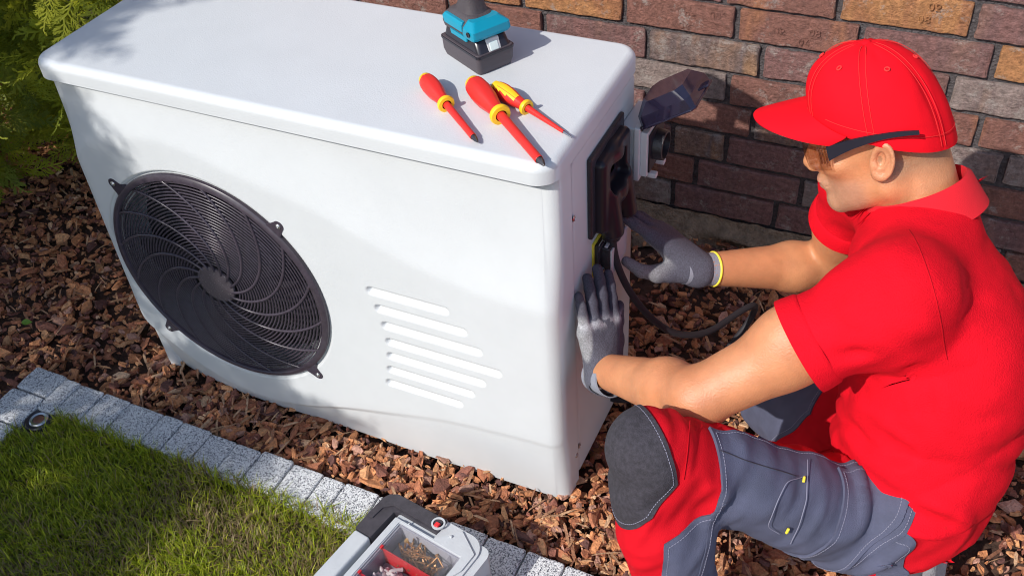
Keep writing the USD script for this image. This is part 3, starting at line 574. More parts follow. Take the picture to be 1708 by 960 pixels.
# ---------------------------------------------------------------- tools on the lid
LZ = 0.7672
m_red = M('red_grip', (0.62, 0.022, 0.016), 0.42, bump=(500, .0003)); m_yel = M('yellow_grip', (0.80, 0.47, 0.012), 0.42); m_tip = M('dark_steel', (0.09, 0.085, 0.09), 0.3, metallic=0.9)
m_steel = M('bright_steel', (0.5, 0.5, 0.5), 0.25, metallic=1.0)
def driver(label, p0, p1, R, hl, shaft, taper=False, panels=False):
    p0, p1 = np.array([*p0, LZ + R * 0.98]), np.array([*p1, LZ + shaft * (0.8 if taper else 1.0)])
    d = p1 - p0; L = np.linalg.norm(d); d /= L
    t = thing('screwdriver', label, 'screwdriver', p0, np.stack([d, np.cross([0, 0, 1.0], d) / np.linalg.norm(np.cross([0, 0, 1.0], d)), np.cross(d, np.cross([0, 0, 1.0], d) / np.linalg.norm(np.cross([0, 0, 1.0], d)))], 1), 'insulated screwdrivers lying on the lid')
    ax = ((0, 0, 0), (1, 0, 0))
    hexr = lambda m, amt: m
    prof = [(.010, R * .80), (.018, R * .93), (hl * .34, R), (hl * .52, R * .93), (hl * .72, R * .70), (hl * .86, R * .60), (hl * .93, R * .62)]
    hm = lathe(prof, *ax, 24)
    ang = np.arctan2(hm.vertices[:, 2], hm.vertices[:, 1]); hm.vertices[:, 1:] *= (1 + 0.045 * np.cos(6 * ang))[:, None]
    hd = obj('handle', hm, m_red, t, smooth=45)
    obj('end_cap', lathe([(0, 0), (.0005, R * .45), (.004, R * .70), (.0105, R * .80)], *ax, 24), m_yel, t, smooth=50)
    obj('cap_mark', lathe([(-.0004, 0), (-.0004, R * .25), (.0006, R * .27)], *ax, 16), m_red, t, smooth=40)
    obj('collar', lathe([(hl * .90, R * .62), (hl * .92, R * .86), (hl * .96, R * .92), (hl * .995, R * .84), (hl * 1.0, R * .5)], *ax, 24), m_yel, t, smooth=40)
    if taper: obj('shaft', lathe([(hl * .98, shaft * 1.5), (hl * 1.25, shaft * 1.25), (L - .022, shaft * .75), (L - .018, shaft * .7)], *ax, 16), m_red, t, smooth=40); obj('tip', lathe([(L - .018, shaft * .55), (L - .006, shaft * .5), (L - .001, shaft * .35), (L, 0)], *ax, 12), m_steel, t, smooth=40)
    else:
        obj('shaft', lathe([(hl * .98, shaft * 1.15), (hl * 1.05, shaft * 1.15), (hl * 1.3, shaft * 1.08), (hl + (L - hl) * .5, shaft * 1.05), (hl + (L - hl) * .51, shaft), (L - .016, shaft), (L - .015, shaft * .9)], *ax, 16), m_red, t, smooth=40)
        tm = lathe([(L - .0155, shaft * .82), (L - .009, shaft * .8), (L - .002, shaft * .38), (L, shaft * .2), (L, 0)], *ax, 16)
        a2 = np.arctan2(tm.vertices[:, 2], tm.vertices[:, 1]); tm.vertices[:, 1:] *= (1 - 0.28 * (np.cos(4 * a2) < 0) * (tm.vertices[:, :1].ravel() > L - .010))[:, None]
        obj('tip', tm, m_tip, t, smooth=30)
    if panels:
        pm = lathe([(x_, r_ * 1.04) for x_, r_ in [(.004, R * .72), (.010, R * .82)] + prof[1:5]], *ax, 24); ang = np.arctan2(pm.vertices[:, 2], pm.vertices[:, 1])
        c = ang[pm.faces].mean(1); xm = pm.vertices[pm.faces][:, :, 0].mean(1); keep = (np.abs(c - 1.9) < .62) & (np.ptp(ang[pm.faces], axis=1) < 2) & ~((xm > hl * .50) & (xm < hl * .56))
        obj('grip_inlay', trimesh.Trimesh(pm.vertices, pm.faces[keep], process=True), m_yel, t, smooth=40)
    return t
driver('short red screwdriver with yellow collar, leftmost of the three on the lid', (-.268, .137), (-.118, .017), .0148, .086, .0050)
driver('longest and thickest red screwdriver, its tip at the front corner of the lid', (-.190, .145), (-.006, -.006), .0178, .104, .0064)
driver('thin screwdriver with yellow inlays on its red handle and a tapered shaft', (-.157, .152), (.0015, .075), .0132, .080, .0036, taper=True, panels=True)

# cordless drill standing on its battery
m_dgrey = M('battery_grey', (0.060, 0.048, 0.056), 0.5, bump=(400, .0005)); m_dblk = M('drill_black', (0.014, 0.012, 0.018), 0.3); m_rub = M('drill_rubber', (0.055, 0.045, 0.05), 0.6, bump=(250, .0008))
m_teal = M('drill_teal', (0.0, 0.22, 0.33), 0.42); m_lat = M('latch_grey', (0.55, 0.54, 0.53), 0.45)
e1 = np.array([-.87, .49, 0]); e1 /= np.linalg.norm(e1); e2 = np.array([-e1[1], e1[0], 0]) * -1
drill = thing('cordless_drill', 'teal and black cordless drill standing upright on its battery on the lid', 'drill', (-.199, .187, LZ - .0005), np.stack([e1, e2, [0, 0, 1.0]], 1))
def tap(levels, n=3):
    """lofted rounded rectangles: (x0,x1,y0,y1,z,r)"""
    L = []
    for x0, x1, y0, y1, z, r in levels:
        L.append(np.array([(cx + r * math.cos(a), cy + r * math.sin(a), z) for cx, cy, a0 in [(x1 - r, y0 + r, -math.pi / 2), (x1 - r, y1 - r, 0), (x0 + r, y1 - r, math.pi / 2), (x0 + r, y0 + r, math.pi)] for a in np.linspace(a0, a0 + math.pi / 2, n + 1)]))
    m = shell_of(L); b = shell_of(L[:1]); b.invert(); return cat(m, b)
DL, DW = .106, .070
bat = obj('battery', tap([(.004, DL - .003, .004, DW - .004, 0, .006), (.001, DL, .001, DW - .001, .010, .007), (0, DL, 0, DW, .030, .007), (.001, DL - .001, .001, DW - .001, .034, .007), (.006, DL - .004, .006, DW - .006, .0345, .006)]), m_dgrey, drill, smooth=35)
obj('battery_rim', cat(tap([(-.001, DL + .001, -.001, DW + .001, .029, .007), (-.001, DL + .001, -.001, DW + .001, .0325, .007)])), m_dblk, bat, smooth=35)
obj('battery_top', tap([(.003, DL - .004, .004, DW - .004, .0345, .008), (.010, DL - .006, .006, DW - .006, .050, .01), (.024, DL - .012, .012, DW - .012, .060, .01)]), m_dblk, bat, smooth=35)
lat = rbox(-.004, .004, .022, .048, .026, .051, .003); lat = lat.apply_transform(trimesh.transformations.rotation_matrix(math.radians(22), (0, 1, 0), (0, .035, .03))); lat.apply_translation([.006, 0, .002])
obj('release_latch', lat, m_lat, drill, smooth=40)
l2 = rbox(-.0025, .0032, .0265, .0435, .031, .046, .002); l2.apply_transform(trimesh.transformations.rotation_matrix(math.radians(22), (0, 1, 0), (0, .035, .03))); l2.apply_translation([.0035, 0, .002])
obj('latch_grip', l2, M('latch_pale', (0.62, 0.71, 0.69), 0.5), drill, smooth=40)
foot = obj('foot', tap([(.018, DL - .002, .004, DW - .004, .052, .012), (.014, DL, .002, DW - .002, .060, .014), (.018, DL - .002, .003, DW - .003, .070, .014), (.030, DL - .010, .010, DW - .010, .079, .016), (.041, DL - .024, .017, DW - .017, .085, .014)], 5), m_rub, drill, smooth=50)
obj('teal_bumper', tap([(.008, .040, .001, DW - .001, .055, .006), (.005, .040, -.001, DW + .001, .060, .006), (.007, .038, -.0005, DW + .0005, .070, .006), (.021, .038, .010, DW - .010, .0795, .006)], 2), m_teal, drill, smooth=25)
obj('teal_side', tap([(.040, DL - .016, .0005, .006, .061, .002), (.040, DL - .012, .0000, .006, .071, .002), (.040, DL - .016, .003, .008, .0765, .002)]), m_teal, drill, smooth=40)
obj('teal_clip', tap([(.030, .074, .001, .006, .048, .002), (.028, .076, .001, .006, .055, .002)]), m_teal, drill, smooth=40)
obj('bumper_screw', lathe([(0, 0), (0, .0042), (-.001, .0042), (-.001, .0028), (.002, .0025)], (.018, -.0022, .066), (.018, 1, .066), 14), m_dblk, drill, smooth=30)
hk = np.array([(.062, .035, .080), (.060, .035, .096), (.058, .035, .12), (.054, .035, .145)])
hg_ = [(c[0] - a, c[0] + a, c[1] - b, c[1] + b, c[2], min(a, b) * .8) for c, (a, b) in zip(hk, [(.027, .021), (.020, .0165), (.0185, .0155), (.020, .0165)])]
obj('grip', tap(hg_, 6), m_rub, drill, smooth=60)
obj('trim', tap([(.078, .081, .030, .040, .10, .001), (.075, .078, .030, .040, .145, .001)]), m_teal, drill)
obj('motor_housing', cat(lathe([(-.045, 0), (-.045, .022), (-.035, .029), (.05, .030), (.075, .027), (.085, .024)], (.07, .035, .168), (-1, .035, .168), 28)), m_teal, drill, smooth=40)
obj('chuck', lathe([(.085, .023), (.105, .021), (.125, .014), (.128, 0)], (.07, .035, .168), (-1, .035, .168), 24), m_dblk, drill, smooth=40)

# ---------------------------------------------------------------- small-parts organiser
m_tgrey = M('organiser_grey', (0.44, 0.455, 0.47), 0.5, noise=(30, 0.93, 1.04), bump=(350, .0005)); m_tblk = M('organiser_black', (0.035, 0.03, 0.036), 0.55, noise=(50, 0.75, 1.4), bump=(250, .0008))
m_tdark = M('organiser_side', (0.26, 0.25, 0.28), 0.5); m_tray = M('tray_grey', (0.30, 0.28, 0.29), 0.6); m_tred = M('divider_red', (0.62, 0.015, 0.02), 0.4)
nc = {'t': ('transparent_bsdf', {'color': (0.90, 0.89, 0.91)}), 'g': ('glossy_bsdf', {'roughness': 0.08}), 'lw': ('layer_weight', {'blend': 0.2}), 'f': ('math', {'math_type': 'multiply_add', 'value2': 0.35, 'value3': 0.015}), 'm': ('mix_closure', {})}
m_clear = usdkit.material(stage, '/World/Looks/clear_plastic', nc, [('lw.facing', 'f.value1'), ('f.value', 'm.fac'), ('t.BSDF', 'm.closure1'), ('g.BSDF', 'm.closure2')], surface='m.closure')
tx = np.array([.985, -.17, 0]); tx /= np.linalg.norm(tx); ty = np.array([-tx[1], tx[0], 0]); tO = np.array([-.264, -.20, 0.0]); TM = np.stack([tx, ty, [0, 0, 1.0]], 1)
org = thing('tool_organiser', 'grey small-parts organiser with clear lid and black handle lying on lawn and edging', 'tool box', tO, TM)
Z = .13; YB = -.34
def tpoly(poly, z0, z1): return prism(poly, z1 - z0, np.eye(3), (0, 0, z0))
base = rrect(.043, .222, YB, .030, .016)
win = rrect(.0570, .186, YB + .02, -.0095, .003)
obj('base', tpoly(base.difference(rrect(.0595, .1845, YB + .02, -.0125, .003)), .022, Z - .004), m_tgrey, org, smooth=35)
obj('floor_tray', tpoly(base.buffer(-.003), .022, .052), m_tray, org)
obj('skirt', tpoly(rrect(.10, .240, YB + .01, .012, .03), .02, .085), m_tgrey, org, smooth=35)
obj('side_panel', tpoly(rrect(.15, .249, YB + .01, -.002, .035), .018, .055), m_tblk, org, smooth=35)
lidp = sg.Polygon([(.043, YB), (.043, -.004), (.125, -.004), (.125, .036), (.160, .036)] + [(.176 + .032 * math.sin(a), .004 + .032 * math.cos(a)) for a in np.linspace(0, math.pi / 2, 8)] + [(.208, YB)]).buffer(-.002).buffer(.002)
li = obj('lid', tpoly(lidp.difference(win), Z - .006, Z), m_tgrey, org, smooth=35, label='grey lid frame of the organiser')
obj('lid_rim', tpoly(win.buffer(.0045).difference(win.buffer(.0015)), Z, Z + .0022), m_tgrey, li)
obj('lid_step', tpoly(sg.Polygon([(.130, -.006), (.160, .028), (.20, .004), (.20, -.03), (.192, -.05), (.190, -.006)]).buffer(.003), Z, Z + .0035), m_tgrey, li)
obj('hook', rbox(.148, .153, .010, .0135, Z + .003, Z + .0075, .0012), m_tgrey, li, smooth=40); obj('hook', rbox(.071, .0735, -.0055, -.0015, Z, Z + .003, .001), m_tgrey, li, smooth=40)
obj('window', tpoly(win.buffer(-.0006), Z - .0045, Z - .0020), m_clear, org, label='clear lid window over the compartments')
obj('window_channel', tpoly(win.buffer(-.002).difference(win.buffer(-.0040)), Z - .002, Z + .0005), m_clear, org)
for yy_ in (-.0620, -.1185, -.175, -.231): obj('divider', box(.0600, .1645, yy_ - .0011, yy_ + .0011, .052, Z - .006), m_tred, org)
for yy_ in (-.0620, -.1185): obj('divider_tab', box(.0575, .0615, yy_ - .003, yy_ + .003, Z - .006, Z - .0006), m_tred, org)
obj('long_wall', box(.1650, .1668, YB + .02, -.0125, .052, Z - .006), m_clear, org); obj('cross_wall', box(.0600, .0612, YB + .02, -.0125, .052, Z - .007), m_tdark, org)
hpoly = sg.Polygon([(0, -.06), (0, .012), (.006, .026), (.020, .034), (.125, .036), (.125, .006), (.046, .006), (.036, .0), (.034, -.06)])
obj('handle', tpoly(hpoly.buffer(-.002).buffer(.002), Z - .030, Z + .004), m_tblk, org, smooth=35, label='black carrying handle of the organiser')
obj('handle_cover', tpoly(sg.Polygon([(.001, -.030), (.001, .012), (.007, .025), (.020, .0328), (.123, .0345), (.123, .0085), (.030, .009), (.016, -.004), (.014, -.030)]).buffer(-.001), Z + .004, Z + .007), m_tblk, org, smooth=35)
obj('side_bar', rbox(.001, .0335, YB, -.0605, Z - .030, Z + .003, .004), m_tgrey, org, smooth=40, label='grey side bar of the organiser frame')
obj('lock', rbox(.113, .122, .012, .022, Z + .0045, Z + .0105, .002), m_tred, org, smooth=40); obj('lock_guard', tpoly(sg.Point(.1175, .0205).buffer(.012).difference(sg.Point(.1175, .0205).buffer(.009)), Z + .006, Z + .009), m_tgrey, org)
obj('base_foot', box(.004, .045, YB, .0, .02, Z - .031), m_tdark, org)
# loose screws and wall plugs in the compartments
m_brass = M('brass_screw', (0.62, 0.36, 0.16), 0.35, metallic=0.85, noise=(300, .6, 1.2)); m_plug = M('white_plug', (0.72, 0.66, 0.6), 0.5, noise=(150, .8, 1.1))
def wscrew(Ls=.030, r=.0016):
    pr_ = [(0, 0), (.0003, .0019), (0.0, .0036), (.0012, .0037), (.0032, r)]; k = 0
    for t in np.linspace(.006, Ls - .004, 26): pr_.append((t, r * (1.18 if k % 2 else .85))); k += 1
    return lathe(pr_ + [(Ls, .0001)], (0, 0, 0), (1, 0, 0), 8)
r2 = np.random.default_rng(5); s0 = None
for k in range(58):
    lx, ly = np.clip(r2.normal(.118, .019), .072, .150), np.clip(r2.normal(-.040, .010), -.052, -.020); az = r2.uniform(0, 6.28); el = r2.normal(0, .18)
    if k in (3, 9): el, lx, ly = -1.3, .082 + .010 * (k == 9), -.030
    d = np.array([math.cos(az) * math.cos(el), math.sin(az) * math.cos(el), math.sin(el)]); a, b, _ = frame_of(d); hh = .096 + .014 * r2.random() + (.014 if abs(el) > 1 else 0)
    p = np.array([lx, ly, hh]) - d * .014; R3 = TM @ np.stack([d, a, b], 1); loc = tO + TM @ p
    if s0 is None:
        s0 = thing('wood_screw', 'brass countersunk screw in the first clear compartment of the organiser', 'screw', loc, R3, 'brass screws heaped in the organiser'); obj('shank', wscrew(), m_brass, s0, smooth=30)
    else: copy_of(s0, 'brass countersunk screw in the first clear compartment of the organiser', loc, R3)
obj('screw_bed', tpoly(rrect(.0630, .1630, -.0605, -.0145, .004), .0522, .0935), m_tray, org)
obj('plug_bed', tpoly(rrect(.0630, .1630, -.1165, -.0640, .004), .0522, .0880), m_tray, org)
p0 = None
for k in range(46):
    lx, ly = np.clip(r2.normal(.105, .018), .07, .152), np.clip(r2.normal(-.092, .010), -.108, -.072); az = r2.uniform(0, 6.28); el = r2.normal(0, .3)
    d = np.array([math.cos(az) * math.cos(el), math.sin(az) * math.cos(el), math.sin(el)]); a, b, _ = frame_of(d); R3 = TM @ np.stack([d, a, b], 1); loc = tO + TM @ (np.array([lx, ly, .092 + .016 * r2.random()]) - d * .011)
    if p0 is None:
        p0 = thing('wall_plug', 'off-white plastic wall plug in the second compartment of the organiser', 'wall plug', loc, R3, 'wall plugs heaped in the organiser'); obj('sleeve', lathe([(0, .0015), (0, .0038), (.004, .0034), (.006, .0039), (.010, .0033), (.013, .0038), (.020, .0028), (.023, .0012), (.023, 0)], (0, 0, 0), (1, 0, 0), 9), m_plug, p0, smooth=30)
    else: copy_of(p0, 'off-white plastic wall plug in the second compartment of the organiser', loc, R3)

# pop-up sprinkler head in the corner of the edging
spk = thing('sprinkler', 'black pop-up sprinkler head with a silver ring in the corner of the edging', 'sprinkler', (-1.100, -.214, 0.0))
obj('housing', lathe([(0, .030), (.012, .030), (.014, .027), (.009, .021), (.009, 0)], (0, 0, 0), (0, 0, 1), 28), m_black, spk, smooth=40)
obj('ring', lathe([(.009, .012), (.014, .0125), (.015, .017), (.013, .020), (.009, .020)], (0, 0, 0), (0, 0, 1), 28), m_metal, spk, smooth=40)
obj('nozzle', lathe([(.008, .0118), (.013, .0115), (.0145, .008), (.013, 0)], (0, 0, 0), (0, 0, 1), 20), M('nozzle_brown', (0.12, 0.045, 0.03), 0.4), spk, smooth=40)
# litter on the mulch
def leaf(label, x, y, z, L, W, ang, col, tilt=.3):
    u = np.linspace(0, 1, 9); w = W * np.sin(np.pi * u ** .8); pts = []
    for k in range(9): pts += [(u[k] * L - L / 2, -w[k], .25 * w[k]), (u[k] * L - L / 2, 0, 0), (u[k] * L - L / 2, w[k], .25 * w[k])]
    q = [[3 * k + j, 3 * k + j + 3, 3 * k + j + 4, 3 * k + j + 1] for k in range(8) for j in range(2)]
    v = np.array(pts) @ Rot.from_euler('xyz', [tilt, tilt * .6, ang]).as_matrix().T + [x, y, z]
    obj('leaf', (v, np.array(q)), m_grass, smooth=True, label=label, cat='leaf', tint=np.repeat([col], len(v), 0))
leaf('small green leaf lying on the shaded mulch left of the heat pump', -1.325, -.01, .034, .024, .008, .6, (.09, .20, .02))
leaf('small yellow-green leaf on the mulch behind the cable loop', .183, .345, .036, .022, .008, .2, (.25, .28, .03))
leaf('bright green leaf on the mulch beside the raised knee', .415, .385, .05, .06, .018, 0.1, (.14, .28, .015))
obj('twig', tube(bez([(.655, .085, .034), (.650, .055, .040), (.655, .03, .036), (.652, .008, .036)], 10), [.003, .0035, .003, .0035, .004, .0035, .003, .003, .003, .002], 7), M('dry_twig', (0.62, 0.42, 0.33), 0.8), smooth=True, label='pale dry twig lying on the sunlit mulch behind the worker', cat='twig')
# ---------------------------------------------------------------- the worker
A = lambda *v: np.array(v, float)
unit = lambda v: np.asarray(v, float) / np.linalg.norm(v)
LW, LE, LS = A(.058, .043, .352), A(.248, -.077, .486), A(.466, .045, .638)
RS, RE, RW = A(.385, .385, .585), A(.34, .452, .335), A(.147, .288, .399)
LH, RH, LK, LA = A(.510, -.008, .246), A(.585, .140, .270), A(.218, -.200, .495), A(.306, -.249, .100)
RK, RA = A(.308, .345, .070), A(.545, .050, .115)
HO = A(.398, .282, .731); HF, HL, HU = A(-.930, -.074, -.361), A(.023, -.990, .142), A(-.367, .123, .922)
HR = np.stack([HF, HL, HU], 1)
hp_ = lambda f, l, u: HO + HR @ A(f, l, u)
NB = A(.470, .264, .640)
m_skin = M('skin', (1, 1, 1), 0.42, noise=(38, 0.88, 1.09), bump=(380, .0009), tint=True, subsurface_weight=0.12, subsurface_scale=0.01)
m_cloth = M('red_cloth', (0.66, 0.0035, 0.014), 0.85, noise=(26, 0.86, 1.10), bump=(420, .0016), specular_ior_level=0.12)
m_clothd = M('red_trousers', (0.52, 0.004, 0.012), 0.8, noise=(16, 0.85, 1.1), bump=(700, .0009), specular_ior_level=0.12)
m_navy = M('grey_blue_cloth', (0.070, 0.075, 0.122), 0.85, noise=(18, 0.8, 1.2), bump=(800, .001))
m_dark = M('dark_knee_cloth', (0.030, 0.026, 0.034), 0.9, noise=(160, 0.6, 1.5), bump=(500, .0015))
m_cap = M('cap_red', (0.68, 0.0035, 0.012), 0.85, noise=(12, 0.92, 1.05), bump=(900, .0004), specular_ior_level=0.12)
m_thread = M('pale_thread', (0.21, 0.205, 0.27), 0.8); m_threadr = M('red_thread', (0.70, 0.022, 0.02), 0.8)
man = thing('person', 'worker in red cap, polo shirt and red trousers crouching beside the heat pump', 'person', (.40, .05, .03))
W2 = np.array([.40, .05, .03])
def part(name, mesh, mat, parent=None, **kw):
    if isinstance(mesh, tuple): mesh = trimesh.Trimesh(*mesh, process=False)
    mesh = mesh.copy(); mesh.vertices = mesh.vertices - W2
    return obj(name, mesh, mat, man if parent is None else parent, **kw)
# --- skin: head, neck, arms and a slim core inside the clothes, one surface
def head_sdf(P):
    Q = (P - HO.astype(np.float32)) @ HR.astype(np.float32)      # f, l, u
    S = Q.copy(); S[..., 1] = np.abs(S[..., 1])
    d = ell_sdf(Q, (.001, 0, .028), (.0800, .0690, .076))                              # skull
    d = smin(d, ell_sdf(Q, (.036, 0, -.022), (.058, .058, .072)), .03)                 # face
    d = smin(d, cone_sdf(S, (.000, .052, -.056), (.074, .014, -.086), .018, .0155), .03)  # jaw line
    d = smin(d, ell_sdf(Q, (.079, 0, -.083), (.0165, .020, .0155)), .018)              # chin
    d = smin(d, cone_sdf(S, (.086, .010, .030), (.074, .042, .034), .011, .010), .012) # brow
    d = smin(d, ell_sdf(S, (.064, .043, -.012), (.020, .020, .015)), .018)             # cheekbone
    d = smin(d, cone_sdf(Q, (.090, 0, .020), (.110, 0, -.020), .0075, .0105), .012)    # nose
    d = smin(d, ell_sdf(S, (.102, .011, -.025), (.011, .0075, .0075)), .006)
    d = smax(d, -ell_sdf(S, (.1045, .0062, -.0335), (.0045, .003, .003)), .002)
    d = smax(d, -ell_sdf(S, (.089, .031, .010), (.012, .015, .009)), .010)             # eye socket
    d = smin(d, ell_sdf(S, (.0755, .031, .010), (.0122, .0122, .0122)), .002)          # eyeball
    d = smin(d, cone_sdf(S, (.0865, .022, .017), (.078, .043, .0155), .0028, .0024), .003)
    d = smin(d, ell_sdf(Q, (.089, 0, -.050), (.0125, .026, .017)), .012)               # mouth mound
    d = smin(d, ell_sdf(Q, (.0985, 0, -.0465), (.0065, .021, .0045)), .004)            # lips
    d = smin(d, ell_sdf(Q, (.0965, 0, -.0560), (.0065, .018, .0050)), .004)
    d = smax(d, -(cone_sdf(S, (.104, 0, -.0512), (.088, .026, -.0530), .0012, .0009)), .0025)
    # ears
    ec = np.array([-.006, .079, -.004], np.float32); q = (S - ec) / .84
    a = math.radians(18); qf, qu, ql = q[..., 0] * math.cos(a) + q[..., 2] * math.sin(a), -q[..., 0] * math.sin(a) + q[..., 2] * math.cos(a), q[..., 1] + 0.25 * q[..., 0]
    rim = np.sqrt((np.sqrt((qf / .017) ** 2 + (qu / .030) ** 2) - 1) ** 2 * .021 ** 2 + (ql - .004) ** 2) - .0042
    bowl = np.maximum(np.sqrt((qf / .018) ** 2 + (qu / .031) ** 2 + ((ql + .004) / .010) ** 2) - 1, -1) * .011
    bowl = smax(bowl, -(np.sqrt(((qf - .002) / .010) ** 2 + ((qu - .003) / .018) ** 2 + ((ql - .007) / .009) ** 2) - 1) * .009, .003)
    ant = np.sqrt((np.sqrt(((qf - .003) / .0095) ** 2 + ((qu - .004) / .018) ** 2) - 1) ** 2 * .013 ** 2 + (ql - .0035) ** 2) - .0026
    lobe = np.sqrt(((qf - .006) / .009) ** 2 + ((qu + .027) / .010) ** 2 + (ql / .0055) ** 2) * .006 - .006
    ear = .84 * smin(smin(smin(rim, bowl, .004), ant, .003), lobe, .006)
    tragus = np.linalg.norm((q - np.array([.0135, .001, -.006], np.float32)) / np.array([1, .8, 1.4], np.float32), axis=-1) * .84 - .0038
    return smin(d, smin(ear, tragus, .003), .005)
h = .0022; lo, hi = HO - .165, HO + .165
nk0, nk1 = hp_(-.030, 0, -.035), NB
def head_neck(G):
    F = head_sdf(G)
    F = smin(F, cone_sdf(G, nk0, nk1, .052, .056), .022)
    F = smin(F, cone_sdf(G, hp_(-.012, .050, -.040), hp_(.0, .020, -.150), .012, .012), .020)
    F = smin(F, cone_sdf(G, hp_(-.012, -.050, -.040), hp_(.0, -.020, -.150), .012, .012), .020)
    return np.maximum(F, np.linalg.norm(G - np.asarray(HO, np.float32), axis=-1) - .158)
F = field(head_neck, lo, hi, h, 4, 2.2)
head = nets(F, lo, h)
h = .0045; lo, hi = A(.03, -.14, .25), A(.56, .54, .76)
def arm(G, s, e, w, out):
    d = cone_sdf(G, s, e, .056, .041); ax = unit(w - e); el = e + ax * .075
    d = smin(d, cone_sdf(G, e, el, .040, .0430), .015); d = smin(d, cone_sdf(G, el, w, .0425, .0275), .02)
    d = smin(d, ell_sdf(G, e + .010 * out, (.014, .014, .014)), .05)                       # elbow point
    mid = (s + e) / 2; return smin(d, ell_sdf(G, mid + .012 * unit(A(-1, 0, .8)), (.045, .045, .06)), .03)
def limbs_f(G):
    F = smin(arm(G, LS, LE, LW, unit(A(-.3, -.6, -.8))), arm(G, RS, RE, RW, unit(A(.2, .5, -.8))), .003)
    F = smin(F, cone_sdf(G, LS - A(0, 0, .02), NB - A(0, 0, .05), .04, .035), .03); F = smin(F, cone_sdf(G, RS - A(0, 0, .02), NB - A(0, 0, .05), .04, .035), .03); F = smin(F, cone_sdf(G, NB, NB * .4 + (LH + RH) * .3, .055, .05), .04)
    return smin(F, cone_sdf(G, NB, hp_(-.03, 0, -.09), .053, .051), .02)
F = field(limbs_f, lo, hi, h)
limbs = nets(F, lo, h)
import manifold3d as mf
def to_mf(t): return mf.Manifold(mf.Mesh(np.asarray(t.vertices, np.float32), np.asarray(t.faces, np.uint32)))
def from_mf(m): m = m.to_mesh(); return trimesh.Trimesh(m.vert_properties[:, :3], m.tri_verts, process=False)
try:
    body = from_mf(to_mf(head) + to_mf(limbs)); assert len(body.vertices) > 1000
except Exception:
    body = cat(head, limbs)
Q = (body.vertices - HO) @ HR; base = np.array([0.50, 0.212, 0.098]); c = np.repeat(base[None], len(Q), 0)
ishead = np.linalg.norm(body.vertices - HO, axis=1) < .15
beard = ishead * sst((-.026 - Q[:, 2]) / .022) * sst((Q[:, 0] - .014) / .03) * (Q[:, 2] > -.115)
grain = vnoise(body.vertices, 900, 2, 3)
c = c * (1 - 0.30 * beard[:, None]) + np.array([.30, .24, .21]) * (0.30 * beard * (0.4 + 1.2 * grain))[:, None]
hairz = ishead * sst((.022 - Q[:, 0]) / .03) * sst((Q[:, 2] + .055) / .03) * (np.abs(Q[:, 1]) < .0775)
c = c * (1 - 0.6 * hairz[:, None]) + np.array([.16, .10, .06]) * (0.6 * hairz * (.6 + .8 * grain))[:, None]
lips = ishead * (Q[:, 0] > .088) * sst((.012 - np.abs(Q[:, 2] + .051)) / .008) * (np.abs(Q[:, 1]) < .022)
c = c * (1 - .45 * lips[:, None]) + np.array([.42, .15, .11]) * (.45 * lips)[:, None]
earz = ishead * (np.abs(Q[:, 1]) > .0775); c = c * (1 - .25 * earz[:, None]) + np.array([.55, .22, .14]) * (.25 * earz)[:, None]
c *= (0.86 + 0.28 * vnoise(body.vertices, 30, 3, 8))[:, None]
c *= 1 + np.array([.03, -.10, -.12]) * ((vnoise(body.vertices, 11, 3, 9) - .45) * 1.6)[:, None]
red_ = np.exp(-(np.linalg.norm(body.vertices - LE, axis=1) / .05) ** 2); c *= 1 - np.array([.02, .16, .18]) * red_[:, None]
part('body', body, m_skin, smooth=True, tint=c, label='tanned skin of face, neck and bare forearms')

# --- polo shirt
def trunk_frame():
    hc, cc = (LH + RH) / 2, (LS + RS) / 2; u = unit(cc - hc); r = RS - LS; r = unit(r - u * (r @ u)); return hc, cc, u, r, np.cross(u, r)
hc, cc, TU, TR, TF = trunk_frame(); TRm = np.stack([TF, TR, TU], 1); TL = np.linalg.norm(cc - hc)
def trunk_sdf(P, grow=0.0):
    g = grow
    at = lambda k, f, r=0.0: hc + TU * TL * k + TF * f + TR * r
    d = ell_sdf(P, at(.64, -.062), (.122 + g, .180 + g, .138 + g), TRm)          # chest and upper back
    d = smin(d, ell_sdf(P, at(.42, -.056), (.122 + g, .166 + g, .15 + g), TRm), .07)
    d = smin(d, ell_sdf(P, at(.13, -.016), (.116 + g, .160 + g, .12 + g), TRm), .07)
    for s, e in ((LS, LE), (RS, RE)):
        d = smin(d, cone_sdf(P, s, cc - TU * .04 - TF * .05, .054 + g, .062 + g), .045)
    d = smin(d, cone_sdf(P, cc - TU * .04 - TF * .05, NB - unit(hp_(-.03, 0, -.05) - NB) * .016, .080 + g, .055 + g), .045)
    for s in (LS, RS): d = smin(d, cone_sdf(P, NB - unit(hp_(-.03, 0, -.05) - NB) * .040, s, .048 + g, .052 + g), .035)
    return d
h = .0046; lo, hi = A(.20, -.20, .06), A(.80, .56, .78)
axL = LS * .58 + LE * .42
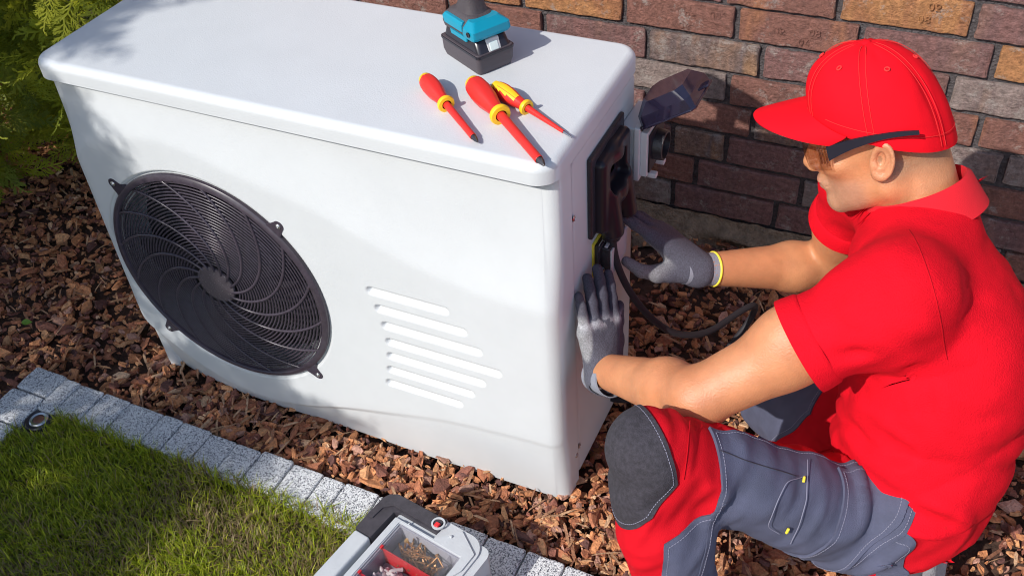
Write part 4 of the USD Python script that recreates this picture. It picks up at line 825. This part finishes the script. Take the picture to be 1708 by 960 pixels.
creases = [([LS + A(.03, -.04, -.05), LS + A(.06, -.055, -.09), LS + A(.09, -.05, -.17)], .004, .012), ([axL + A(.03, -.05, -.02), axL + A(.10, -.07, -.06), axL + A(.14, -.06, -.12)], .004, .013),
           ([axL + A(.0, -.055, .03), LS + A(.0, -.06, -.01), LS + A(.03, -.03, .05)], .005, .011),
           ([hc + TF * .10 - TR * .06 + TU * .10, hc + TF * .06 - TR * .13 + TU * .08, hc - TF * .04 - TR * .165 + TU * .02], .007, .014),
           ([hc + TF * .11 - TR * .03 + TU * .18, hc + TF * .08 - TR * .12 + TU * .17, hc + TF * .01 - TR * .165 + TU * .13], .008, .013),
           ([hc + TF * .09 - TR * .10 + TU * .00, hc + TF * .02 - TR * .16 + TU * .03, hc - TF * .06 - TR * .16 + TU * .00], .009, .012),
           ([hc + TF * .10 - TR * .08 + TU * .26, hc + TF * .05 - TR * .15 + TU * .27, hc - TF * .03 - TR * .17 + TU * .30], .007, .014)]
creases = [(bez(p_, 12), d_, w_) for p_, d_, w_ in creases]
SLEEVE_T = .45
def shirt_f(G):
    F = trunk_sdf(G, .004); T0 = F.copy(); bores, fade = [], np.ones(len(G), np.float32)
    for s, e in ((LS, LE), (RS, RE)):
        ax = e - s; p1 = s + ax * SLEEVE_T; axu = unit(ax)
        cutp = (G - p1.astype(np.float32)) @ axu.astype(np.float32)
        F = smin(F, smax(cone_sdf(G, s - ax * .05, p1 + axu * .05, .060, .066), cutp, .004), .055)
        bores.append((smax(cone_sdf(G, p1 - ax * .02, e + ax * .05, .0555, .0535), -(cutp + .006), .004), cutp)); fade = np.minimum(fade, np.where(np.linalg.norm(G - p1.astype(np.float32), axis=-1) < .11, np.clip((-cutp - .005) / .05, 0, 1), 1))
    rel = (G - hc.astype(np.float32)) @ TRm.astype(np.float32)
    N1 = vnoise(np.stack([rel[..., 0] * 5, rel[..., 1] * 5 + rel[..., 2] * 4, rel[..., 2] * 11], -1), 1.0, 2, 11)
    N2 = vnoise(np.stack([rel[..., 0] * 16 + rel[..., 2] * 9, rel[..., 1] * 14, rel[..., 2] * 22 - rel[..., 0] * 12], -1), 1.0, 2, 12)
    F = F + fade * (.015 * ((1 - np.abs(2 * N1 - 1)) ** 2 - .5) * np.clip((.36 - rel[..., 2]) / .2, .25, 1) + .008 * (N2 - .5))
    for c_, dep, wid in creases:
        d = np.full(len(G), 1e9, np.float32)
        for a, b in zip(c_[:-1], c_[1:]): d = np.minimum(d, cone_sdf(G, a, b, 0, 0))
        F = F + fade * (dep * np.exp(-(d / wid) ** 2) - .6 * dep * np.exp(-((d - 1.9 * wid) / wid) ** 2))
    for bo, cp in bores: F = np.where((T0 > .018) & (cp > -.02), np.maximum(F, cp), F)
    hemd = (G - (hc - TU * .105).astype(np.float32)) @ unit(TU + .22 * TF).astype(np.float32) - .014 * (vnoise(G, 12, 2, 4) - .5)
    F = smax(F, -hemd, .004)
    return smax(F, -cone_sdf(G, NB - na_ * .03, hp_(-.03, 0, -.05), .058, .060), .004)
na_ = unit(hp_(-.03, 0, -.05) - NB)
F = field(shirt_f, lo, hi, h)
shirt_m = nets(F, lo, h); trimesh.smoothing.filter_taubin(shirt_m, iterations=6)
for s_, e_ in ((LS, LE), (RS, RE)):                       # nothing of the shirt reaches past the sleeve ends
    ax_ = unit(e_ - s_); r_ = shirt_m.vertices - (s_ + (e_ - s_) * SLEEVE_T); c_ = r_ @ ax_; rad = np.linalg.norm(r_ - np.outer(c_, ax_), axis=1)
    k_ = (c_ > 0) & (c_ < .07) & (rad < .085); shirt_m.vertices[k_] -= np.outer(c_[k_] + .004, ax_)
shirt = part('polo_shirt', shirt_m, m_cloth, smooth=True, label='plain red short-sleeved polo shirt')
# armhole seam: the sleeve's sewing line on the shirt
for s_, e_ in ((LS, LE),):
    ax_ = unit(e_ - s_); sec = shirt_m.section(plane_origin=s_ - ax_ * .045, plane_normal=unit(ax_ + .25 * TU))
    if sec is not None:
        for ent in sec.entities:
            pt = sec.vertices[ent.points]; ok = np.linalg.norm(pt - s_, axis=1) < .105; k0_ = int(np.argmin(ok)); pt, ok = np.roll(pt, -k0_, axis=0), np.roll(ok, -k0_); run = max(np.split(np.arange(len(ok)), np.nonzero(np.diff(ok.astype(int)))[0] + 1), key=lambda r_: ok[r_[0]] * len(r_)); pt = pt[run]
            if len(pt) > 20 and np.linalg.norm(np.diff(pt, axis=0), axis=1).max() < .05: part('sleeve_seam', tube(ndimage.gaussian_filter1d(pt[::2], 1.5, axis=0), .0011, 5), m_clothd, shirt, smooth=True)
# collar: folded band round the neck
na = unit(hp_(-.030, 0, -.035) - NB); nf = HF - na * (HF @ na); nf = unit(nf); nl = np.cross(na, nf)
phi = np.linspace(.30, 2 * math.pi - .30, 60)
fr = np.cos(phi)                                                    # 1 at the front
prof = [(.062, -.015, 0), (.0615, .008, 0), (.0615, .024, 0), (.065, .030, 0), (.0685, .026, 0), (.074, .006, .4), (.0815, -.020, 1)]
V = []
for r_, hgt, drop in prof:
    rr = r_ + .004 * (fr < 0) * 0 + drop * .012 * np.clip(fr, 0, 1); hh = hgt - .010 * np.clip(fr, 0, 1) + .006 * np.clip(-fr, 0, 1) - drop * .022 * np.clip(fr, 0, 1) ** 2
    V.append(NB + na * hh[:, None] + rr[:, None] * (np.cos(phi)[:, None] * nf * 1.05 + np.sin(phi)[:, None] * nl))
V = np.stack(V, 1); n1, n2 = V.shape[:2]; ii, jj = np.meshgrid(np.arange(n1 - 1), np.arange(n2 - 1), indexing='ij')
q = np.stack([ii * n2 + jj, ii * n2 + jj + 1, (ii + 1) * n2 + jj + 1, (ii + 1) * n2 + jj], -1).reshape(-1, 4)
def solid(v, q, t):
    """thickens an open quad or triangle sheet by t along its normals, with side walls"""
    m = trimesh.Trimesh(v, np.vstack([q[:, [0, 1, 2]], q[:, [0, 2, 3]]]) if q.shape[1] == 4 else q, process=False); nn = meshkit.arrays((m.vertices, m.faces), True)[2]
    e = np.sort(m.faces[:, [0, 1, 1, 2, 2, 0]].reshape(-1, 2), 1); de = m.faces[:, [0, 1, 1, 2, 2, 0]].reshape(-1, 2)
    _, inv, cnt = np.unique(e, axis=0, return_inverse=True, return_counts=True); b = de[cnt[inv.ravel()] == 1]; k = len(m.vertices)
    return trimesh.Trimesh(np.vstack([m.vertices, m.vertices - nn * t]), np.vstack([m.faces, m.faces[:, ::-1] + k, np.stack([b[:, 1], b[:, 0], b[:, 0] + k], 1), np.stack([b[:, 1], b[:, 0] + k, b[:, 1] + k], 1)]), process=False)
m_collar = M('collar_knit', (0.64, 0.0035, 0.014), 0.9, bump=(1300, .001))
part('collar', solid(V.reshape(-1, 3), q, -.0022), m_collar, shirt, smooth=50)
pl = [NB + na * -.02 + nf * .098, NB + na * -.06 + nf * .125 , NB + na * -.11 + nf * .135]
for s_, e_ in ((LS, LE), (RS, RE)):
    c0_ = s_ + (e_ - s_) * SLEEVE_T; ax_ = unit(e_ - s_)
    cm = lathe([(-.026, .0640), (-.022, .0668), (-.004, .0690), (.004, .0692), (.0045, .0675), (.0035, .0560), (-.02, .055)], c0_, c0_ + ax_, 48)
    rel_ = cm.vertices - c0_; cm.vertices += (rel_ - np.outer(rel_ @ ax_, ax_)) * (.05 * (vnoise(cm.vertices, 16, 2, 3)[:, None] - .5))
    hm_ = part('sleeve_hem', cm, m_cloth, shirt, smooth=40)

# --- cap
def cap_pt(th_, ph, off=0.0):
    """crown: th_ = 0 front .. pi back (left side positive), ph = 0 rim .. pi/2 top"""
    f = (.0930 + off) * np.cos(th_) * np.cos(ph) + .000; l = (.0870 + off) * np.sin(th_) * np.cos(ph); rim = .024 + np.where(np.cos(th_) > 0, .034, .040) * np.cos(th_)
    boxy = np.sin(ph) ** .80; u = rim + (.141 + off - rim) * boxy + .005 * np.clip(np.cos(th_), 0, 1) * np.sin(2 * ph)
    return np.stack([f, l, u + .09 * f], -1)
T_, P_ = np.meshgrid(np.linspace(0, 2 * math.pi, 145), np.linspace(0, math.pi / 2, 40), indexing='ij')
sag = np.zeros_like(T_)
for k in range(6): sag -= .0011 * np.exp(-((np.angle(np.exp(1j * (T_ - (math.pi / 6 + k * math.pi / 3)))) / .035) ** 2)) * (np.cos(P_) > .05)
sag += .0035 * (vnoise(np.stack([np.cos(T_) * 2.2, np.sin(T_) * 2.2, P_ * 2.2], -1), 1.0, 2, 5) - .5)
back = np.exp(-((np.abs(T_ - math.pi) - .45) / .22) ** 2) * np.exp(-((P_ - .45) / .4) ** 2); sag -= .006 * back * (1 - np.abs(2 * vnoise(np.stack([T_ * 5, P_ * 1.5, 0 * T_], -1), 1.0, 2, 7) - 1))
C_ = cap_pt(T_, P_, sag); n1, n2 = T_.shape; ii, jj = np.meshgrid(np.arange(n1 - 1), np.arange(n2 - 1), indexing='ij')
q = np.stack([ii * n2 + jj, (ii + 1) * n2 + jj, (ii + 1) * n2 + jj + 1, ii * n2 + jj + 1], -1).reshape(-1, 4)
W = lambda X: HO + X @ HR.T
cap = part('cap', solid(W(C_.reshape(-1, 3)), q, .002), m_cap, smooth=True, label='plain red baseball cap with stitched brim')
bt, bs = np.meshgrid(np.linspace(-1.22, 1.22, 49), np.linspace(0, 1, 22), indexing='ij')
edge = cap_pt(bt, 0 * bt)
ext = .080 * np.clip(np.cos(bt * 1.18), 0, 1) ** .55
brf = edge[..., 0] + bs * ext; brl = edge[..., 1] * (1 - .10 * bs * np.abs(np.sin(bt))); bru = edge[..., 2] + .003 + .004 * bs - 1.9 * brl ** 2 * bs ** .7 - .005 * bs ** 2
n1, n2 = bt.shape; ii, jj = np.meshgrid(np.arange(n1 - 1), np.arange(n2 - 1), indexing='ij'); q = np.stack([ii * n2 + jj, ii * n2 + jj + 1, (ii + 1) * n2 + jj + 1, (ii + 1) * n2 + jj], -1).reshape(-1, 4)
BR = np.stack([brf, brl, bru], -1)
part('brim', solid(W(BR.reshape(-1, 3)), q[:, ::-1], .0035), m_cap, cap, smooth=50)
for k in range(4, 20, 2):
    ln = BR[3:-3, k] + np.array([0, 0, .0004]); part('stitch_line', tube(W(ln), .00045, 4), m_threadr, cap, smooth=True)
for k in range(6):
    t0 = math.pi / 6 + k * math.pi / 3
    for dt in (-.045, .045):
        ph = np.linspace(.02, 1.40, 26); tt = t0 + dt / np.maximum(np.cos(ph), .3)
        part('stitch_line', tube(W(cap_pt(tt, ph, .0009)), .0004, 4), m_threadr, cap, smooth=True)
    te, pe = t0 + math.pi / 6, .88; cpt = W(cap_pt(np.array(te), np.array(pe), .001)); nn = unit(cpt - hp_(0, 0, .03))
    a_, b_, _ = frame_of(nn); part('eyelet', tube([cpt + .0032 * (math.cos(x) * a_ + math.sin(x) * b_) for x in np.linspace(0, 2 * math.pi, 15)], .0011, 6, cap=False), m_threadr, cap, smooth=True)
part('button', lathe([(-.003, .0085), (0, .0082), (.0022, .006), (.003, 0)], W(cap_pt(np.array(0.), np.array(math.pi / 2))), W(cap_pt(np.array(0.), np.array(math.pi / 2))) + HU, 20), m_cap, cap, smooth=True)
part('cap_band_stitch', tube(W(cap_pt(np.linspace(.9, 2 * math.pi - .9, 70), np.full(70, .10), .0012)), .0004, 4), m_threadr, cap, smooth=True)

# --- safety glasses
m_frame = M('glasses_black', (0.012, 0.012, 0.02), 0.45, specular_ior_level=0.3)
nl_ = {'t': ('transparent_bsdf', {'color': (0.72, 0.62, 0.56)}), 'g': ('glossy_bsdf', {'roughness': 0.03}), 'lw': ('layer_weight', {'blend': 0.25}), 'f': ('math', {'math_type': 'multiply_add', 'value2': 0.45, 'value3': 0.03}), 'm': ('mix_closure', {})}
m_lens = usdkit.material(stage, '/World/Looks/smoke_lens', nl_, [('lw.facing', 'f.value1'), ('f.value', 'm.fac'), ('t.BSDF', 'm.closure1'), ('g.BSDF', 'm.closure2')], surface='m.closure')
ap, uu = np.meshgrid(np.linspace(-1.18, 1.18, 45), np.linspace(0, 1, 9), indexing='ij')
hi_ = .030 - .004 * np.abs(np.sin(ap)); lo_ = -.016 + .016 * np.exp(-(ap / .16) ** 2) + .010 * np.abs(np.sin(ap)) ** 3
LN = np.stack([.028 + .083 * np.cos(ap) ** .9 + .002 * np.sin(uu * math.pi), .081 * np.sin(ap), lo_ + (hi_ - lo_) * uu], -1)
n1, n2 = ap.shape; ii, jj = np.meshgrid(np.arange(n1 - 1), np.arange(n2 - 1), indexing='ij'); q = np.stack([ii * n2 + jj, (ii + 1) * n2 + jj, (ii + 1) * n2 + jj + 1, ii * n2 + jj + 1], -1).reshape(-1, 4)
gl = part('safety_glasses', (W(LN.reshape(-1, 3)), np.vstack([q[:, [0, 1, 2]], q[:, [0, 2, 3]]])), m_lens, smooth=True, label='wrap-round safety glasses with smoky lens and black temples')
for s in (1, -1):
    cl = bez([(.064, .0765 * s, .018), (.045, .081 * s, .025), (.010, .0895 * s, .034), (-.030, .0905 * s, .036), (-.060, .0855 * s, .031)], 22)
    hh = np.interp(np.linspace(0, 1, 22), [0, .25, .6, 1], [.0105, .0075, .0042, .0026]); ww = .0017
    V = np.concatenate([np.stack([cl + A(0, sy * ww, sz * 1.0) * np.array([1, 1, 0]) + np.column_stack([0 * hh, 0 * hh, sz * hh]) for sy, sz in ((-1, -1), (1, -1), (1, 1), (-1, 1))], 1)])
    V = V.reshape(-1, 3); F4 = np.array([[4 * i + j, 4 * i + (j + 1) % 4, 4 * i + 4 + (j + 1) % 4, 4 * i + 4 + j] for i in range(21) for j in range(4)] + [[0, 3, 2, 1], [84, 85, 86, 87]])
    t = trimesh.Trimesh(W(V), np.vstack([F4[:, [0, 1, 2]], F4[:, [0, 2, 3]]]), process=False); t.fix_normals(); part('temple', t, m_frame, gl, smooth=40)
    part('hinge_block', cat(*[tube([W(A(.066 + k * .004, (.0785 - .001 * k) * s, .005)), W(A(.066 + k * .004, (.0785 - .001 * k) * s, .027))], .0016, 6) for k in range(3)]), m_lens, gl, smooth=True)

# --- trousers
def leg_sdf(G, hip, knee, ank, r0, r1, r2, r3):
    d = cone_sdf(G, hip, knee, r0, r1); k2 = knee + (ank - knee) * .35
    return smin(d, smin(cone_sdf(G, knee, k2, r1 - .004, r2), cone_sdf(G, k2, ank, r2, r3), .03), .025)
h = .0050; lo, hi = A(.11, -.36, .00), A(.78, .47, .60)
tk = unit(LK - LH); sk = unit(LA - LK)
def trousers_f(G):
    F = smin(leg_sdf(G, LH, LK, LA, .078, .053, .058, .057), leg_sdf(G, RH, RK, RA, .090, .066, .062, .058), .012)
    F = smin(F, ell_sdf(G, hc + TU * .01 - TF * .012, (.112, .152, .105), TRm), .05)
    N1 = vnoise(np.stack([G @ tk.astype(np.float32) * 26, G @ sk.astype(np.float32) * 12, G[..., 0] * 6], -1), 1.0, 2, 21); N2 = vnoise(G, 20, 2, 22)
    wk = np.exp(-(np.linalg.norm(G - (LK + .05 * (sk - tk)).astype(np.float32), axis=-1) / .10) ** 2) + np.exp(-(np.linalg.norm(G - LH.astype(np.float32), axis=-1) / .13) ** 2)
    F = F - (.006 + .020 * np.clip(wk, 0, 1)) * ((1 - np.abs(2 * N1 - 1)) ** 2 - .4) - .006 * (N2 - .5)
    return smax(F, (lo[2] + .012 - G[..., 2]), .004)
F = field(trousers_f, lo, hi, h)
tr_m = nets(F, lo, h); trimesh.smoothing.filter_taubin(tr_m, iterations=4)
tr_n = meshkit.arrays((tr_m.vertices, tr_m.faces), True)[2]
trou = part('trousers', tr_m, m_clothd, smooth=True, label='red work trousers with grey panels')
def panel(name, mat, planes, off, lbl=None, stitch=True, parent=None):
    m = trimesh.Trimesh(tr_m.vertices + tr_n * off, tr_m.faces, process=False)
    for o, n in planes: m = trimesh.intersections.slice_mesh_plane(m, -unit(n), o)
    if len(m.faces) == 0: print('EMPTY', name); return
    m.merge_vertices(); cc_ = m.split(only_watertight=False); m = max(cc_, key=lambda x: x.area)
    p = part(name, solid(m.vertices, m.faces, .0042), mat, trou if parent is None else parent, smooth=40, label=lbl)
    if stitch:
        m2 = trimesh.Trimesh(tr_m.vertices + tr_n * (off + .0004), tr_m.faces, process=False)
        for o, n in planes: m2 = trimesh.intersections.slice_mesh_plane(m2, -unit(n), o - unit(n) * .006)
        m2.merge_vertices(); m2 = max(m2.split(only_watertight=False), key=lambda x: x.area)
        ol = m2.outline(); segs = []
        for ent in ol.entities:
            pts = ol.vertices[ent.points]
            if len(pts) > 6:
                s_ = np.r_[0, np.cumsum(np.linalg.norm(np.diff(pts, axis=0), axis=1))]; u = np.arange(0, s_[-1], .0045); pp = np.stack([np.interp(u, s_, pts[:, k]) for k in range(3)], 1); qq = np.stack([np.interp(u + .003, s_, pts[:, k]) for k in range(3)], 1)
                segs += [tube([a, b], .00055, 4, cap=False) for a, b in zip(pp, qq) if np.linalg.norm(b - a) > 1e-4]
        if segs and parent is None: part('stitching', cat(*segs), m_thread, p)
    return p
out = unit(np.cross(tk, sk)); out = out if out[1] < 0 else -out                     # away from the body, towards the lawn
fwd = unit(-tk + 0 * sk); kfront = unit(tk - sk)                                     # out of the knee cap
ctr = LH + (LK - LH) * .5
panel('knee_patch', m_dark, [(LK - tk * .018, -tk), (LK + sk * .165, sk), (LK - unit(tk - sk * (tk @ sk)) * .010, -unit(tk - sk * (tk @ sk)))], .003, 'black knee patch with pale seams')
panel('thigh_pocket', m_navy, [(LH + tk * .050, -tk), (LH + tk * .345, tk + .35 * sk), (ctr + out * .004, -out)], .004, 'grey blue cargo pocket on the thigh')
panel('pocket_flap', m_navy, [(LH + tk * .065, -tk), (LH + tk * .140, tk), (ctr + out * .020, -out)], .0075, 'grey blue pocket flap')
panel('phone_pocket', m_navy, [(LH + tk * .130, -tk), (LH + tk * .190, tk), (ctr + out * .044, -out), (ctr + unit(np.cross(tk, out)) * .005, unit(np.cross(tk, out)) * (1 if np.cross(tk, out)[2] > 0 else -1))], .0068, 'small grey blue pocket on the thigh')
panel('shin_panel', m_navy, [(LK + sk * .100, -sk + .25 * unit(tk - sk * (tk @ sk))), (LK + sk * .38, sk), (LK + sk * .2 - A(.907, .417, -.06) * .022, -A(.907, .417, -.06)), (LK + A(0, .12, 0), A(0, 1, 0))], .003, 'grey blue panel on the lower leg')
tk2, sk2 = unit(RK - RH), unit(RA - RK)
panel('knee_patch', m_navy, [(RK - tk2 * .19, -tk2), (RK + A(0, .03, 0), A(.0, 1, -.4)), (RK - A(0, .14, 0), -A(0, 1, 0))], .003, 'dark blue patch on the far knee')
panel('shin_panel', m_navy, [(RA - sk2 * .20, -sk2), (RA + sk2 * .1, sk2), (RA + A(0, 0, .00), A(0, .2, 1)), (RA - A(.12, 0, 0), -A(1, 0, 0))], .003, 'grey blue panel on the folded lower leg')
# tags and sewing lines that lie on the cloth
def surf(m, nn, pts, off):
    out_ = []
    for u, v in pts:
        d = unit(CAMR @ A((u - 854) / 1690.7, -(v - 480) / 1690.7, -1.0)); r_ = m.vertices - CAM; t = r_ @ d; per = np.linalg.norm(r_ - t[:, None] * d, axis=1)
        ok = (per < .009) & (nn @ d < 0)
        if not ok.any(): continue
        tmin = t[ok].min(); ok &= t < tmin + .02; w = np.exp(-(per[ok] / .004) ** 2) + 1e-9; out_.append(CAM + d * ((t[ok] * w).sum() / w.sum()) + ((nn[ok] * w[:, None]).sum(0) / w.sum()) * off)
    return ndimage.gaussian_filter1d(np.array(out_), 1.2, axis=0, mode='nearest')
def px_line(p, n): 
    p = np.array(p, float); s_ = np.r_[0, np.cumsum(np.linalg.norm(np.diff(p, axis=0), axis=1))]; u = np.linspace(0, s_[-1], n); return np.stack([np.interp(u, s_, p[:, k]) for k in range(2)], 1)
for ln, off, mat in [([(1338, 795), (1306, 803), (1292, 830), (1276, 868), (1300, 882)], .0085, m_thread), ([(1342, 770), (1340, 830), (1318, 900)], .0085, m_thread), ([(1196, 752), (1262, 775), (1325, 795)], .0052, m_dark), ([(1150, 700), (1146, 750), (1140, 800)], .0012, m_clothd)]:
    try: part('sewing_line', tube(surf(tr_m, tr_n, px_line(ln, 30), off), .0006, 5), mat, trou, smooth=True)
    except Exception as ex: print('line', ex)
for a_, b_ in [((1335, 796), (1333, 806)), ((1312, 872), (1308, 880))]:
    try: part('yellow_tag', tube(surf(tr_m, tr_n, px_line([a_, b_], 6), .0088), .0021, 5), m_yell, trou, smooth=True)
    except Exception as ex: print('tag', ex)
# --- shoes
m_shoe = M('shoe_leather', (0.05, 0.045, 0.055), 0.6, noise=(40, .7, 1.4)); m_sole = M('shoe_sole', (0.20, 0.19, 0.20), 0.8, bump=(120, .004))
def shoe(ank, toe, up, lbl):
    d = unit(toe - ank); up = unit(up - d * (up @ d)); hh = .006; c0 = ank - up * .045
    lo_, hi_ = np.minimum(ank, toe) - .11, np.maximum(ank, toe) + .11; g = grid(lo_, hi_, hh)
    heel, ball = c0 - d * .045, c0 + d * .12
    f = smin(cone_sdf(g, ank + up * .01, c0 - d * .02, .042, .042), cone_sdf(g, c0 - d * .02, ball, .040, .044), .03)
    pl_ = (g - (c0 - up * .022).astype(np.float32)) @ up.astype(np.float32); up_m = nets(smax(f, -pl_, .006), lo_, hh)
    s = part('shoe', up_m, m_shoe, smooth=True, label=lbl)
    f2 = np.maximum(smax(f - .004, np.abs(pl_ + .006) - .009, .003), -1)
    part('sole', nets(f2, lo_, hh), m_sole, s, smooth=True)
shoe(LA + A(0, 0, .0), LA + A(-.17, -.05, -.04), A(0, 0, 1), 'dark work shoe of the planted foot')
shoe(RA + A(.01, 0, 0), RA + A(.035, -.05, -.15), A(-1, .2, -.2), 'dark work shoe folded under the seat')

# --- gloved hands
m_glove = M('glove_knit', (1, 1, 1), 0.85, noise=(420, 0.6, 1.4), bump=(650, .003), tint=True)
def hand(chains, Wr, kn, thumb, Nrm, lbl, pal, radii=(.0105, .0098, .0090, .0082)):
    pts = np.vstack([np.vstack(chains), thumb, [Wr]]); hh = .0024; lo_, hi_ = pts.min(0) - .03, pts.max(0) + .03
    g = grid(lo_, hi_, hh); f = None
    for k, K in enumerate(kn):
        d = cone_sdf(g, Wr, K, .0235, .0140 if k < 3 else .0130); f = d if f is None else smin(f, d, .016)
    f = smin(f, cone_sdf(g, Wr, thumb[1], .0205, .0150), .018)
    fs = 1e9 * np.ones_like(f)
    for k, c_ in enumerate(chains):
        fk = None; sc = (1.0, 1.06, 1.0, .88)[k]
        for a, b, ra, rb in zip(c_[:-1], c_[1:], radii[:-1], radii[1:]):
            d = cone_sdf(g, a, b, ra * sc, rb * sc); fk = d if fk is None else smin(fk, d, .003)
        fs = smin(fs, fk, .0012)
    ft = smin(cone_sdf(g, thumb[0], thumb[1], .0165, .0135), smin(cone_sdf(g, thumb[1], thumb[2], .0130, .0118), cone_sdf(g, thumb[2], thumb[3], .0115, .0092), .003), .006)
    f = smin(f, fs, .007); f = smin(f, ft, .008)
    f = f - .0008 * (vnoise(g, 90, 2, 6) - .5) * 2
    m = nets(f, lo_, hh); c_ = pal(m.vertices)
    return part('glove', m, m_glove, smooth=True, label=lbl, tint=c_)
# left hand, flat on the side panel, fingers up
Wl = A(.062, .036, .345); Dl = unit(A(-.22, .46, .86)); Nl = A(-.90, .44, 0); Nl = unit(Nl - Dl * (Nl @ Dl)); Tl = np.cross(Dl, Nl); Tl = Tl if Tl[1] > 0 else -Tl
kn = [Wl + Dl * a + Tl * b + Nl * .004 for a, b in ((.088, .034), (.092, .0115), (.087, -.0115), (.078, -.033))]
def finger(K, D, N, lens, curls, spread, T):
    p, pts = K, [K]; a = 0.0; D = unit(D + T * spread)
    for l_, c_ in zip(lens, curls): a += c_; p = p + (D * math.cos(a) + N * math.sin(a)) * l_; pts.append(p)
    return np.array(pts)
lens = [(.036, .022, .018), (.040, .025, .019), (.037, .023, .018), (.029, .017, .016)]
chL = [finger(K, Dl, Nl, l_, (.05, .10, .06), s_, Tl) for K, l_, s_ in zip(kn, lens, (.03, .01, -.01, -.04))]
thL = np.array([Wl + Dl * .022 + Tl * .022, Wl + Dl * .052 + Tl * .044 + Nl * .012, Wl + Dl * .080 + Tl * .056 + Nl * .016, Wl + Dl * .106 + Tl * .060 + Nl * .014])
kc = np.mean(kn, 0)
def palL(v):
    q = (v - Wl); a = q @ Dl; s = q @ Tl; n = q @ Nl; g_ = np.array([.088, .088, .116]); c_ = np.repeat(g_[None], len(v), 0)
    coat = sst((n - .012) / .006) + sst((-.031 - s + .08 * (a - .05)) / .004); c_ = c_ + (np.array([.27, .27, .285]) - c_) * np.clip(coat, 0, 1)[:, None]
    fing = sst((a - .100) / .012); c_ = c_ + (np.array([.055, .052, .075]) - c_) * (fing * .85)[:, None]
    band = np.exp(-((a - .092) / .007) ** 2) * (vnoise(v, 60, 2, 2) > .45); c_ = c_ + (np.array([.5, .5, .53]) - c_) * (.7 * band)[:, None]
    return c_
gL = hand(chL, Wl, kn, thL, Nl, 'grey knitted work glove of the near hand, palm against the side panel', palL)
cu = LE - Wl; cu = unit(cu)
cuffp = [(-.030, .0265), (-.012, .0262), (.004, .0268), (.022, .0290), (.040, .0305), (.040, .0290)]
m_cuff = M('cuff_knit', (0.25, 0.26, 0.31), 0.9, bump=(900, .002))
part('cuff', lathe([(-.024, .0270), (-.008, .0285), (.010, .0300), (.030, .0318), (.030, .0295)], Wl, Wl + cu, 32), m_cuff, gL, smooth=True)
# right hand, closed on the terminal block
Wr = RW + unit(RW - RE) * .004
knR = [A(.066, .258, .474), A(.062, .281, .468), A(.066, .301, .456), A(.075, .317, .440)]
chR = [np.array([knR[0], A(.040, .243, .503), A(.024, .238, .516), A(.008, .237, .514)]), np.array([knR[1], A(.032, .268, .499), A(.015, .262, .505), A(.004, .257, .496)]), np.array([knR[2], A(.034, .291, .482), A(.016, .286, .486), A(.005, .280, .476)]), np.array([knR[3], A(.048, .312, .455), A(.032, .309, .456), A(.019, .304, .448)])]
thR = np.array([A(.126, .268, .402), A(.086, .237, .412), A(.062, .220, .424), A(.037, .215, .442)])
kcR = np.mean(knR, 0); DR = unit(kcR - Wr); NR = unit(np.cross(knR[3] - knR[0], DR)); NR = NR if NR[2] < 0 else -NR
def palR(v):
    q = v - Wr; n = q @ NR; c_ = np.repeat(np.array([.085, .083, .112])[None], len(v), 0); coat = sst((n - .006) / .008) * sst((q @ DR - .03) / .03)
    return c_ + (np.array([.22, .215, .23]) - c_) * np.clip(coat, 0, 1)[:, None]
gR = hand(chR, Wr, knR, thR, NR, 'grey knitted work glove of the far hand, gripping the terminal block', palR)
cr = unit(RE - RW)
part('cuff', lathe([(-.030, .0250), (-.010, .0262), (.010, .0280), (.028, .0295), (.028, .0280)], Wr, Wr + cr, 32), M('cuff_knit_pale', (0.30, 0.31, 0.37), 0.9, bump=(700, .003)), gR, smooth=True)
ca, cb, _ = frame_of(cr); part('cuff_trim', tube([Wr + cr * .029 + .0292 * (math.cos(a) * ca + math.sin(a) * cb) for a in np.linspace(0, 2 * math.pi, 41)], .0024, 8, cap=False), m_yell, gR, smooth=True)
